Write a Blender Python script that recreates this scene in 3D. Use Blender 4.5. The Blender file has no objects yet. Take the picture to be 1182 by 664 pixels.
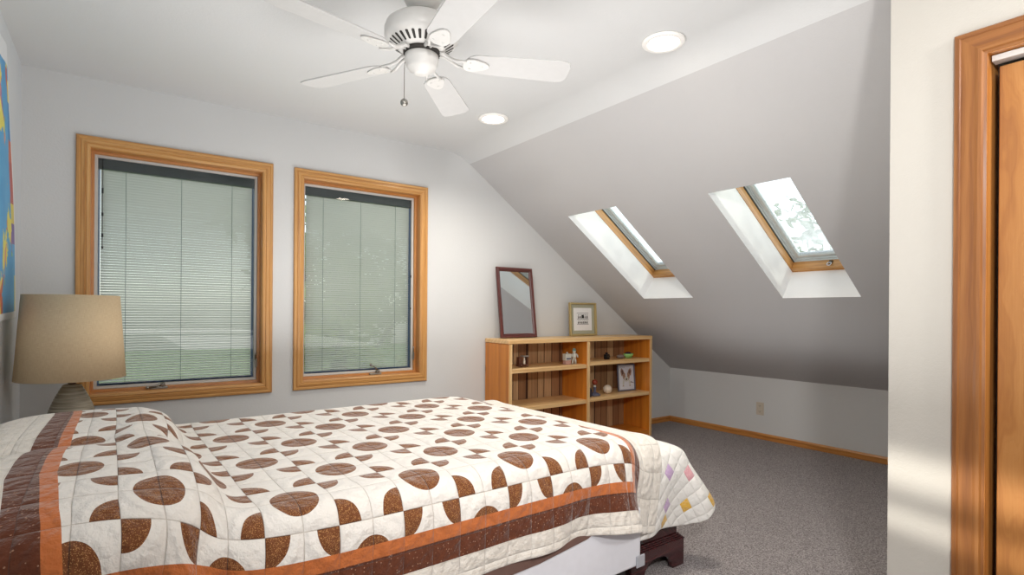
import bpy, bmesh, math, random
import numpy as np
from mathutils import Matrix, Vector
random.seed(7); rng = np.random.default_rng(5)
C = bpy.context.scene.collection
R = math.radians

# ------------------------------------------------------------------ room measurements (metres)
CAM_H = 1.173
YB = 3.798            # window wall
XL = -0.406           # wall behind the bed head
XK = 4.880            # low knee wall under the slope
XS = 2.218            # where the flat ceiling meets the slope
ZC = 2.44             # flat ceiling height
ZK = 0.577            # knee wall height
XC = 2.06             # closet wall
YC = 0.728            # its free corner
YR = -1.3             # wall behind the camera
TH = math.atan2(ZC - ZK, XK - XS)
ES = Vector((math.cos(TH), 0, -math.sin(TH)))      # down the slope
EN = Vector((math.sin(TH), 0, math.cos(TH)))       # outwards through the slope
SL = math.hypot(XK - XS, ZC - ZK)

def slope_pt(s, y, d=0.0):
    return Vector((XS, 0, ZC)) + ES * s + EN * d + Vector((0, y, 0))

# ------------------------------------------------------------------ node helpers
class NT:
    def __init__(self, name):
        self.m = bpy.data.materials.new(name); self.m.use_nodes = True
        self.t = self.m.node_tree; self.t.nodes.clear()
        self.out = self.n('ShaderNodeOutputMaterial')
    def n(self, typ, **kw):
        nd = self.t.nodes.new(typ)
        for k, v in kw.items(): setattr(nd, k, v)
        return nd
    def link(self, a, b): self.t.links.new(a, b)
    def put(self, sock, v):
        if v is None: return
        if hasattr(v, 'is_output') or isinstance(v, bpy.types.NodeSocket): self.link(v, sock)
        else: sock.default_value = v
    def math(self, op, a, b=None, c=None, clamp=False):
        nd = self.n('ShaderNodeMath', operation=op, use_clamp=clamp)
        for i, v in enumerate((a, b, c)): self.put(nd.inputs[i], v)
        return nd.outputs[0]
    def mix(self, f, a, b, blend='MIX'):
        nd = self.n('ShaderNodeMix', data_type='RGBA', blend_type=blend)
        self.put(nd.inputs[0], f); self.put(nd.inputs[6], rgb(a)); self.put(nd.inputs[7], rgb(b))
        return nd.outputs[2]
    def coord(self, which='Object'):
        return self.n('ShaderNodeTexCoord').outputs[which]
    def map(self, v, scale=(1, 1, 1), loc=(0, 0, 0)):
        nd = self.n('ShaderNodeMapping'); self.link(v, nd.inputs[0])
        nd.inputs['Location'].default_value = loc; nd.inputs['Scale'].default_value = scale
        return nd.outputs[0]
    def noise(self, v, scale, detail=3, rough=.5, dist=0):
        nd = self.n('ShaderNodeTexNoise'); self.put(nd.inputs['Vector'], v)
        nd.inputs['Scale'].default_value = scale; nd.inputs['Detail'].default_value = detail
        nd.inputs['Roughness'].default_value = rough; nd.inputs['Distortion'].default_value = dist
        return nd.outputs['Fac']
    def voronoi(self, v, scale, out='Distance', rand=1):
        nd = self.n('ShaderNodeTexVoronoi'); self.put(nd.inputs['Vector'], v)
        nd.inputs['Scale'].default_value = scale; nd.inputs['Randomness'].default_value = rand
        return nd.outputs[out]
    def ramp(self, f, stops, interp='LINEAR'):
        nd = self.n('ShaderNodeValToRGB'); self.put(nd.inputs[0], f); cr = nd.color_ramp
        cr.interpolation = interp
        while len(cr.elements) < len(stops): cr.elements.new(.5)
        for e, (p, c) in zip(cr.elements, stops): e.position = p; e.color = rgb(c)
        return nd.outputs[0]
    def sep(self, v):
        nd = self.n('ShaderNodeSeparateXYZ'); self.link(v, nd.inputs[0]); return nd.outputs
    def comb(self, x, y, z=0.0):
        nd = self.n('ShaderNodeCombineXYZ')
        for i, v in enumerate((x, y, z)): self.put(nd.inputs[i], v)
        return nd.outputs[0]
    def bump(self, h, strength=.3, dist=.01):
        nd = self.n('ShaderNodeBump'); self.link(h, nd.inputs['Height'])
        nd.inputs['Strength'].default_value = strength; nd.inputs['Distance'].default_value = dist
        return nd.outputs[0]
    def bsdf(self, color, rough=.5, normal=None, **kw):
        nd = self.n('ShaderNodeBsdfPrincipled')
        self.put(nd.inputs['Base Color'], rgb(color)); self.put(nd.inputs['Roughness'], rough)
        if normal is not None: self.link(normal, nd.inputs['Normal'])
        for k, v in kw.items(): self.put(nd.inputs[k.replace('_', ' ')], v)
        return nd.outputs[0]
    def done(self, sh):
        self.link(sh, self.out.inputs[0]); return self.m

def lin(c):
    return c / 12.92 if c <= .04045 else ((c + .055) / 1.055) ** 2.4
def hexc(r, g, b):                       # 0..255 display values
    return (lin(r / 255), lin(g / 255), lin(b / 255), 1)
def rgb(v):
    if isinstance(v, (tuple, list)) and len(v) == 3: return hexc(*v)
    return v

def plain(name, col, rough=.5, metal=0.0, noise=0.0, scale=30, bump=0.0, bscale=200, **kw):
    t = NT(name); o = t.coord()
    c = col
    f = t.noise(o, scale, 3)
    k = max(noise, .02)
    dark = tuple(x * (1 - k) for x in col); light = tuple(min(255, x * (1 + k)) for x in col)
    c = t.mix(f, dark, light)
    nm = t.bump(t.noise(o, bscale, 2), bump, .004) if bump else None
    return t.done(t.bsdf(c, rough, nm, Metallic=metal, **kw))

def wood(name, light, mid, dark, rough=.38, gscale=1.0, knots=0.0, figure=False, var=0.0, ring_amt=.14):
    """grain runs along U of the mesh UV (metres)"""
    t = NT(name); uv = t.coord('UV')
    warp = t.noise(t.map(uv, (2.2, 9, 1)), 1.6, 2)
    u, v, _ = t.sep(uv)
    vv = t.math('ADD', t.math('MULTIPLY', v, 1.0), t.math('MULTIPLY', warp, .035 if not figure else .16))
    g1 = t.noise(t.comb(t.math('MULTIPLY', u, 1.3 * gscale), t.math('MULTIPLY', vv, 55 * gscale)), 1.0, 4, .6)
    g2 = t.noise(t.comb(t.math('MULTIPLY', u, 14 * gscale), t.math('MULTIPLY', v, 520 * gscale)), 1.0, 2)
    ring = t.math('SINE', t.math('MULTIPLY', vv, (170 if not figure else 110) * gscale))
    ring = t.math('MULTIPLY_ADD', ring, .5, .5)
    f = t.math('ADD', t.math('MULTIPLY', g1, .72), t.math('MULTIPLY', g2, .18))
    f = t.math('ADD', f, t.math('MULTIPLY', ring, ring_amt))
    c = t.ramp(f, [(.28, dark), (.52, mid), (.76, light)])
    if var:
        c = t.mix(t.math('MULTIPLY', t.noise(t.comb(t.math('MULTIPLY', u, .7), t.math('MULTIPLY', v, 3)), 1.5, 2), var), c, dark)
    if knots:
        kd = t.voronoi(t.comb(t.math('MULTIPLY', u, 2.4), t.math('MULTIPLY', v, 5.5)), 1.0)
        kf = t.math('SUBTRACT', 1.0, t.math('SMOOTH_MIN', t.math('DIVIDE', kd, knots), 1.0, .2), clamp=True)
        c = t.mix(kf, c, (62, 28, 12))
    nm = t.bump(f, .12, .002)
    return t.done(t.bsdf(c, rough, nm, Coat_Weight=.25, Coat_Roughness=.2))

M = {}
def build_materials():
    def wallmat(name, col, k=.035):
        t = NT(name); o = t.coord()
        c = t.mix(t.noise(o, 1.3, 2), tuple(x * (1 - k) for x in col), col)
        h = t.math('ADD', t.noise(o, 90, 3), t.math('MULTIPLY', t.noise(o, 260, 2), .5))
        return t.done(t.bsdf(c, .78, t.bump(h, .16, .004), Specular_IOR_Level=.25))
    M['wall'] = wallmat('wall paint', (212, 213, 213))
    M['wall_cool'] = wallmat('wall paint cool', (214, 219, 223))
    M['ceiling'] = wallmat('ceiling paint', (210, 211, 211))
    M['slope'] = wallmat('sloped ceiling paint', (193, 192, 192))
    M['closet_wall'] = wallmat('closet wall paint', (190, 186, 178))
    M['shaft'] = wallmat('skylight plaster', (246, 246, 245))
    # carpet
    t = NT('grey flecked carpet'); o = t.coord()
    f1 = t.noise(o, 150, 3, .7); f2 = t.voronoi(o, 230, 'Color')
    f = t.math('ADD', t.math('MULTIPLY', f1, .75), t.math('MULTIPLY', t.sep(f2)[0], .35))
    c = t.ramp(f, [(.28, (96, 88, 88)), (.5, (164, 156, 156)), (.78, (226, 220, 220))])
    c = t.mix(t.math('MULTIPLY', t.noise(o, 2.5, 2), .3), c, (150, 142, 141))
    M['carpet'] = t.done(t.bsdf(c, .95, t.bump(t.math('ADD', f1, t.voronoi(o, 200)), .9, .01), Specular_IOR_Level=.1))
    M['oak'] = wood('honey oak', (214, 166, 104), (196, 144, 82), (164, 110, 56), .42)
    M['oak_shade'] = wood('honey oak in shade', (206, 148, 82), (188, 126, 62), (152, 92, 40), .4)  # darker copy of the honey oak, shade put into its colour
    M['door_wood'] = wood('birch veneer', (176, 124, 66), (158, 104, 48), (130, 78, 32), .5, .5, figure=True)
    M['closet_oak'] = wood('closet oak', (156, 104, 52), (136, 84, 36), (106, 60, 22), .55)
    M['pine'] = wood('orange pine', (226, 156, 64), (212, 132, 42), (178, 100, 28), .4, .45, knots=.11, var=.3, ring_amt=.06)
    M['pine_light'] = wood('pale pine edge', (238, 204, 152), (224, 184, 128), (198, 150, 94), .42, .8, knots=.06)
    # rough sawn planks at the bookcase back: vertical boards by U across
    t = NT('weathered back boards'); uv = t.coord('UV'); u, v, _ = t.sep(uv)
    col = t.n('ShaderNodeTexWhiteNoise', noise_dimensions='1D')
    vw = t.math('ADD', v, t.math('MULTIPLY', t.noise(t.comb(t.math('MULTIPLY', v, 6.5), 0.0), 1.0, 0), .16))
    k = t.math('FLOOR', t.math('DIVIDE', vw, .088)); t.link(k, col.inputs['W'])
    fr = t.math('FRACT', t.math('DIVIDE', vw, .088))
    g = t.noise(t.comb(t.math('MULTIPLY', u, 2.5), t.math('MULTIPLY', v, 42), t.math('MULTIPLY', k, 3.3)), 1.0, 4, .65)
    base = t.ramp(col.outputs['Value'], [(0, (150, 108, 76)), (.35, (184, 142, 100)), (.6, (230, 196, 150)), (.8, (196, 154, 112)), (1, (160, 118, 82))])
    c = t.mix(t.ramp(g, [(.3, (0, 0, 0)), (.7, (255, 255, 255))]), t.mix(.45, base, (100, 64, 40)), base)
    gap = t.math('LESS_THAN', t.math('ABSOLUTE', t.math('SUBTRACT', fr, .5)), .455)
    c = t.mix(gap, (66, 42, 28), c)
    M['boards'] = t.done(t.bsdf(c, .7, t.bump(g, .3, .004)))
    M['cherry'] = wood('dark cherry', (84, 40, 40), (60, 26, 29), (36, 14, 18), .22)
    M['mahogany'] = wood('red brown mirror frame', (112, 58, 50), (86, 40, 36), (52, 22, 22), .3)
    M['lampneck'] = wood('walnut neck', (120, 66, 44), (92, 46, 30), (60, 28, 18), .35)
    M['white_gloss'] = plain('white enamel', (206, 205, 202), .35)
    M['white_blade'] = plain('white fan blade', (190, 190, 189), .5)
    M['white_trim'] = plain('white light trim', (238, 236, 232), .4)
    M['dark_gap'] = plain('dark gap', (40, 36, 32), .7)
    M['black'] = plain('black plastic', (24, 24, 26), .45)
    M['grey_seal'] = plain('grey window seal', (186, 184, 180), .5)
    M['alu'] = plain('grey aluminium', (206, 214, 214), .35, .3)
    M['alu_dark'] = plain('dark aluminium', (78, 84, 84), .4, .4)
    M['header'] = plain('dark blind headrail', (56, 70, 74), .45)
    M['blue_edge'] = plain('deep blue edge', (52, 76, 112), .4)
    M['pewter'] = plain('pewter metal', (150, 148, 142), .3, .9)
    M['chrome'] = plain('chrome', (210, 212, 214), .15, 1.0)
    M['brass_dark'] = plain('dark metal', (86, 74, 60), .4, .8)
    M['bark'] = plain('bark', (92, 90, 84), .9, noise=.3, scale=8)
    M['grass'] = plain('meadow', (98, 120, 70), .95, noise=.3, scale=2)
    M['outlet'] = plain('almond plastic', (200, 190, 174), .4)
    M['outlet_dark'] = plain('outlet slots', (60, 54, 48), .5)
    M['sheet'] = plain('white box spring cloth', (226, 228, 236), .85, bump=.15, bscale=500)
    M['mattress'] = plain('white ticking', (232, 230, 226), .85, bump=.2, bscale=60)
    M['brownsheet'] = plain('brown blanket', (108, 82, 74), .9, noise=.08, bump=.2, bscale=300)
    M['protector'] = plain('grey corner guard', (172, 174, 182), .4)
    # emitter
    t = NT('lamp lens'); e = t.n('ShaderNodeEmission'); e.inputs[0].default_value = rgb((255, 244, 226)); e.inputs[1].default_value = 22
    M['lens'] = t.done(e.outputs[0])
    # linen shade
    t = NT('linen shade'); uv = t.coord('UV'); u, v, _ = t.sep(uv)
    f = t.math('ADD', t.noise(t.comb(t.math('MULTIPLY', u, 40), t.math('MULTIPLY', v, 900)), 1, 2), t.noise(t.comb(t.math('MULTIPLY', u, 900), t.math('MULTIPLY', v, 40)), 1, 2))
    c = t.ramp(t.math('MULTIPLY', f, .5), [(.35, (214, 190, 152)), (.65, (234, 215, 182))])
    d = t.bsdf(c, .9, t.bump(f, .25, .002), Specular_IOR_Level=.1)
    tr = t.n('ShaderNodeBsdfTranslucent'); t.link(c, tr.inputs[0])
    mx = t.n('ShaderNodeMixShader'); mx.inputs[0].default_value = .25; t.link(d, mx.inputs[1]); t.link(tr.outputs[0], mx.inputs[2])
    M['linen'] = t.done(mx.outputs[0])
    # stoneware lamp base
    t = NT('ribbed stoneware'); o = t.coord(); z = t.sep(o)[2]
    f = t.noise(t.map(o, (1, 1, 25)), 6, 3)
    c = t.ramp(f, [(.3, (116, 108, 92)), (.55, (150, 143, 126)), (.75, (176, 170, 154))])
    M['stoneware'] = t.done(t.bsdf(c, .38, t.bump(f, .2, .004)))
    # glass pane: clear with a mirror-like sheen
    def pane(name, tint, dirt_glow=0.0, ior=1.5):
        t = NT(name); fr = t.n('ShaderNodeFresnel'); fr.inputs[0].default_value = ior
        tr = t.n('ShaderNodeBsdfTransparent'); tr.inputs[0].default_value = rgb(tint)
        gl = t.n('ShaderNodeBsdfGlossy'); gl.inputs['Roughness'].default_value = .01
        mx = t.n('ShaderNodeMixShader'); t.link(fr.outputs[0], mx.inputs[0]); t.link(tr.outputs[0], mx.inputs[1]); t.link(gl.outputs[0], mx.inputs[2])
        sh = mx.outputs[0]
        if dirt_glow:
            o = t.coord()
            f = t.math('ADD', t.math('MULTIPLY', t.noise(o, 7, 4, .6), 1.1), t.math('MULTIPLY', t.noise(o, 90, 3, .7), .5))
            glow_grad = t.n('ShaderNodeVectorMath', operation='LENGTH'); t.link(t.map(o, (1, 1, 1), (-.28, 0, .02)), glow_grad.inputs[0])
            f = t.math('ADD', f, t.math('MULTIPLY_ADD', glow_grad.outputs['Value'], -1.2, .35))  # painted glow: the film thickens toward the pane's lower middle
            f = t.math('MULTIPLY_ADD', f, 1.2, dirt_glow - .75, clamp=True)
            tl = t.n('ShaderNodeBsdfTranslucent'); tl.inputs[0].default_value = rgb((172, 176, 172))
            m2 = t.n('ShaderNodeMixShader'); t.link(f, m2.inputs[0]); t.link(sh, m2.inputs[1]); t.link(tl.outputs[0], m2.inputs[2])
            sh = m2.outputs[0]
        return t.done(sh)
    M['glass'] = pane('clear window glass', (247, 249, 247))
    M['sky_glass'] = pane('rain spotted skylight glass with painted glow', (204, 213, 210), .36, 1.3)
    # blind slats
    t = NT('pale green blind slats'); o = t.coord()
    c = t.mix(t.noise(o, 3, 2), (208, 209, 200), (222, 222, 214))
    d = t.n('ShaderNodeBsdfDiffuse'); t.link(c, d.inputs[0])
    tl = t.n('ShaderNodeBsdfTranslucent'); t.link(c, tl.inputs[0])
    mx = t.n('ShaderNodeMixShader'); mx.inputs[0].default_value = .45; t.link(d.outputs[0], mx.inputs[1]); t.link(tl.outputs[0], mx.inputs[2])
    M['slat'] = t.done(mx.outputs[0])
    M['cord'] = plain('blind ladder cord', (120, 138, 130), .8)
    # leaves
    for nm, a, b in (('leaf_a', (88, 118, 60), (170, 184, 104)), ('leaf_b', (70, 100, 58), (140, 160, 92)), ('leaf_c', (100, 124, 84), (190, 200, 150))):
        t = NT('foliage ' + nm); o = t.coord()
        c = t.mix(t.noise(o, 5, 3), a, b)
        d = t.bsdf(c, .6); tl = t.n('ShaderNodeBsdfTranslucent'); t.link(c, tl.inputs[0])
        mx = t.n('ShaderNodeMixShader'); mx.inputs[0].default_value = .4; t.link(d, mx.inputs[1]); t.link(tl.outputs[0], mx.inputs[2])
        M[nm] = t.done(mx.outputs[0])
    # mirror
    t = NT('mirror glass'); M['mirror'] = t.done(t.bsdf((226, 230, 232), .03, Metallic=1.0))
    M['quilt'] = quilt_material()
    M['patchwork'] = patchwork_material()
    M['map'] = map_material()
    M['paper'] = plain('white paper', (236, 236, 236), .6)
    M['mat_board'] = plain('sage mat board', (170, 170, 150), .8)
    M['gilt'] = wood('pale gilt frame', (190, 172, 122), (168, 148, 98), (132, 112, 70), .4)
    M['ink'] = plain('black ink', (48, 48, 50), .7)
    M['slate_frame'] = plain('grey frame', (104, 106, 122), .45)
    M['print_pale'] = plain('pale print', (220, 222, 230), .6)
    M['tan'] = plain('tan fur print', (172, 138, 118), .7)
    M['tan_dark'] = plain('dark fur print', (110, 84, 78), .7)
    M['cream'] = plain('cream glaze', (226, 212, 194), .35, noise=.06)
    M['pink'] = plain('pink print', (190, 150, 140), .6)
    M['teal'] = plain('teal paint', (120, 156, 150), .5)
    M['statue'] = plain('white figurine glaze', (206, 206, 196), .35)
    M['toywood'] = plain('brown toy wood', (96, 58, 40), .5, noise=.15)
    M['rust'] = plain('rust red ball', (150, 62, 36), .5)
    M['navy'] = plain('dark navy glaze', (44, 44, 62), .35)
    M['bluegrey'] = plain('blue grey clay', (92, 92, 112), .5)
    M['green'] = plain('mint green glaze', (150, 202, 120), .4, noise=.12, scale=80)
    M['rock'] = plain('grey stone', (124, 112, 108), .8, noise=.25, scale=60)
    M['ash'] = plain('ash grey paint', (150, 146, 140), .5)

def quilt_material():
    t = NT('brown and white circle quilt'); uv = t.coord('UV'); u, v, _ = t.sep(uv)
    a0, a1, b0, b1 = -.272, 1.712, 1.372, 2.96
    # the quilt is gathered a little along its near side
    w_ = t.math('DIVIDE', t.math('SUBTRACT', 1.95, v), .5, clamp=True)
    u = t.math('ADD', u, t.math('MULTIPLY', t.math('MULTIPLY', w_, .062), t.math('SUBTRACT', u, .05)))
    k_ = t.math('MULTIPLY', t.math('DIVIDE', t.math('SUBTRACT', .15, u), .4, clamp=True), t.math('DIVIDE', t.math('SUBTRACT', v, 1.5), 1.2, clamp=True))
    u = t.math('SUBTRACT', u, t.math('MULTIPLY', k_, .075))
    b0 = t.math('MULTIPLY_ADD', t.math('DIVIDE', t.math('SUBTRACT', .12, u), .3, clamp=True), -.045, b0)
    a0 = t.math('MULTIPLY_ADD', t.math('MAXIMUM', t.math('SUBTRACT', 1.75, v), 0.0), .10, a0)
    d = t.math('MAXIMUM', t.math('MAXIMUM', t.math('SUBTRACT', a0, u), t.math('SUBTRACT', u, a1)),
               t.math('MAXIMUM', t.math('SUBTRACT', b0, v), t.math('SUBTRACT', v, b1)))
    wob = t.math('MULTIPLY', t.math('SUBTRACT', t.noise(t.map(uv, (9, 9, 1)), 1.0, 2), .5), .05)
    U = t.math('DIVIDE', t.math('SUBTRACT', u, .372), .198); V = t.math('DIVIDE', t.math('SUBTRACT', v, 1.542), .2145)
    i = t.math('ROUND', U); j = t.math('ROUND', V)
    p = t.math('SUBTRACT', U, i); q = t.math('SUBTRACT', V, j)
    par = t.math('PINGPONG', t.math('ADD', i, j), 1.0)
    def hyp(x, y): return t.math('SQRT', t.math('ADD', t.math('MULTIPLY', x, x), t.math('MULTIPLY', y, y)))
    pa = t.math('SUBTRACT', .5, t.math('ABSOLUTE', p)); qa = t.math('SUBTRACT', .5, t.math('ABSOLUTE', q))
    dc = t.math('ADD', hyp(p, q), wob); dk = t.math('ADD', hyp(pa, qa), wob)
    dist = t.math('ADD', t.math('MULTIPLY', dc, t.math('SUBTRACT', 1.0, par)), t.math('MULTIPLY', dk, par))
    spot = t.math('LESS_THAN', dist, .325)
    white = t.mix(t.noise(t.map(uv, (6, 6, 1)), 1, 3), (229, 224, 217), (240, 237, 232))
    # seams of the patches as faint dark stitching
    sm = t.math('MINIMUM', t.math('MINIMUM', t.math('ABSOLUTE', p), t.math('ABSOLUTE', q)), t.math('MINIMUM', pa, qa))
    seam = t.math('LESS_THAN', sm, .007)
    white = t.mix(t.math('MULTIPLY', seam, .35), white, (176, 160, 140))
    speck = t.math('LESS_THAN', t.voronoi(t.map(uv, (330, 330, 1)), 1.0), .33)
    brown = t.mix(t.noise(t.map(uv, (60, 60, 1)), 1, 3), (104, 60, 34), (128, 78, 46))
    brown = t.mix(t.math('MULTIPLY', speck, .75), brown, (196, 146, 92))
    brown = t.mix(t.math('MULTIPLY', seam, .7), brown, (70, 36, 22))
    inner = t.mix(spot, white, brown)
    dots = t.math('LESS_THAN', t.voronoi(t.map(uv, (95, 95, 1)), 1.0), .17)
    band = t.mix(t.noise(t.map(uv, (50, 50, 1)), 1, 3), (84, 44, 28), (112, 62, 40))
    band = t.mix(t.math('MULTIPLY', dots, .7), band, (190, 150, 124))
    orange = t.mix(t.noise(t.map(uv, (40, 40, 1)), 1, 3), (186, 102, 52), (206, 122, 70))
    c = t.mix(t.math('GREATER_THAN', d, 0.0), inner, orange)
    c = t.mix(t.math('GREATER_THAN', d, .038), c, band)
    edge = t.mix(t.noise(t.map(uv, (12, 12, 1)), 1, 3), (224, 218, 208), (238, 233, 225))
    ql = t.math('LESS_THAN', t.math('ABSOLUTE', t.math('SUBTRACT', t.math('FRACT', t.math('DIVIDE', d, .03)), .5)), .03)
    edge = t.mix(t.math('MULTIPLY', ql, .3), edge, (180, 165, 140))
    c = t.mix(t.math('GREATER_THAN', d, .102), c, edge)
    # quilted puff: raised between seams, crinkles beside them
    su = t.math('ABSOLUTE', t.math('SINE', t.math('MULTIPLY', U, 2 * math.pi))); sv = t.math('ABSOLUTE', t.math('SINE', t.math('MULTIPLY', V, 2 * math.pi)))
    puff = t.math('POWER', t.math('MULTIPLY', su, sv), .35)
    crk = t.noise(t.map(uv, (38, 38, 1)), 1.0, 3, .6)
    h = t.math('ADD', t.math('MULTIPLY', puff, .8), t.math('MULTIPLY', crk, .9))
    rings = t.math('SINE', t.math('MULTIPLY', dist, 34))
    h = t.math('ADD', h, t.math('MULTIPLY', rings, .1))
    return t.done(t.bsdf(c, .85, t.bump(h, .75, .015), Sheen_Weight=.35, Sheen_Roughness=.45, Specular_IOR_Level=.2))

def patchwork_material():
    t = NT('pastel patchwork'); uv = t.coord('UV'); u, v, _ = t.sep(uv)
    s = .050
    x = t.math('DIVIDE', t.math('ADD', u, v), s * 1.4); y = t.math('DIVIDE', t.math('SUBTRACT', u, v), s * 1.4)
    i = t.math('FLOOR', x); j = t.math('FLOOR', y)
    wn = t.n('ShaderNodeTexWhiteNoise', noise_dimensions='2D'); t.link(t.comb(i, j), wn.inputs['Vector'])
    val = wn.outputs['Value']; col = t.sep(wn.outputs['Color'])
    pal = t.ramp(col[0], [(0, (196, 166, 206)), (.14, (222, 176, 76)), (.28, (226, 120, 56)), (.42, (152, 178, 212)),
                          (.56, (222, 164, 172)), (.7, (150, 96, 116)), (.84, (206, 214, 180))], 'CONSTANT')
    fine = t.math('LESS_THAN', t.voronoi(t.map(uv, (160, 160, 1)), 1.0), .3)
    pal = t.mix(t.math('MULTIPLY', fine, .4), pal, (240, 236, 230))
    stripe = t.math('LESS_THAN', t.math('PINGPONG', t.math('ADD', i, j), 2.0), .5)
    pick = t.math('MULTIPLY', t.math('LESS_THAN', val, .62), stripe)
    white = t.mix(t.noise(t.map(uv, (20, 20, 1)), 1, 3), (226, 224, 220), (240, 238, 234))
    c = t.mix(pick, white, pal)
    su = t.math('ABSOLUTE', t.math('SINE', t.math('MULTIPLY', x, math.pi))); sv = t.math('ABSOLUTE', t.math('SINE', t.math('MULTIPLY', y, math.pi)))
    h = t.math('ADD', t.math('POWER', t.math('MULTIPLY', su, sv), .35), t.math('MULTIPLY', t.noise(t.map(uv, (45, 45, 1)), 1, 3), .9))
    return t.done(t.bsdf(c, .85, t.bump(h, .6, .01), Sheen_Weight=.25, Specular_IOR_Level=.2))

def map_material():
    t = NT('printed wall map'); uv = t.coord('UV'); u, v, _ = t.sep(uv)     # metres from the sheet's lower right corner, u leftwards
    n1 = t.noise(t.map(uv, (3.2, 2.6, 1)), 1.0, 5, .6)
    land = t.math('GREATER_THAN', n1, .52)
    reg = t.voronoi(t.map(uv, (9, 9, 1)), 1.0, 'Color')
    lc = t.ramp(t.sep(reg)[0], [(0, (226, 216, 96)), (.3, (196, 100, 70)), (.5, (214, 150, 120)), (.7, (150, 110, 150)), (.85, (150, 190, 90))], 'CONSTANT')
    sea = t.mix(t.noise(t.map(uv, (7, 7, 1)), 1, 3), (52, 140, 200), (96, 178, 222))
    # coastline strip near the right edge, read top to bottom: yellow, sea, rust red, mauve
    strip = t.math('LESS_THAN', t.math('ADD', u, t.math('MULTIPLY', t.noise(t.map(uv, (12, 9, 1)), 1, 3), .06)), .14)
    band = t.ramp(t.math('DIVIDE', v, 1.15), [(0, (84, 170, 220)), (.26, (84, 170, 220)), (.30, (120, 100, 160)), (.38, (214, 196, 90)), (.46, (180, 90, 84)), (.62, (202, 108, 84)),
                                              (.70, (50, 134, 196)), (.84, (222, 216, 110)), (.92, (56, 140, 200))], 'CONSTANT')
    c = t.mix(land, sea, lc); c = t.mix(strip, c, band)
    inset = t.math('MULTIPLY', t.math('LESS_THAN', v, .2), t.math('LESS_THAN', u, .07))
    c = t.mix(inset, c, (222, 214, 120))
    curve = t.math('MULTIPLY', t.math('POWER', t.math('ABSOLUTE', t.math('SUBTRACT', v, .55)), 2.0), -.05)
    bord = t.math('LESS_THAN', t.math('ADD', u, curve), .02)
    bord = t.math('MAXIMUM', bord, t.math('LESS_THAN', v, .03)); bord = t.math('MAXIMUM', bord, t.math('GREATER_THAN', v, 1.12))
    c = t.mix(bord, c, (228, 232, 236))
    return t.done(t.bsdf(c, .45))

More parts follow.
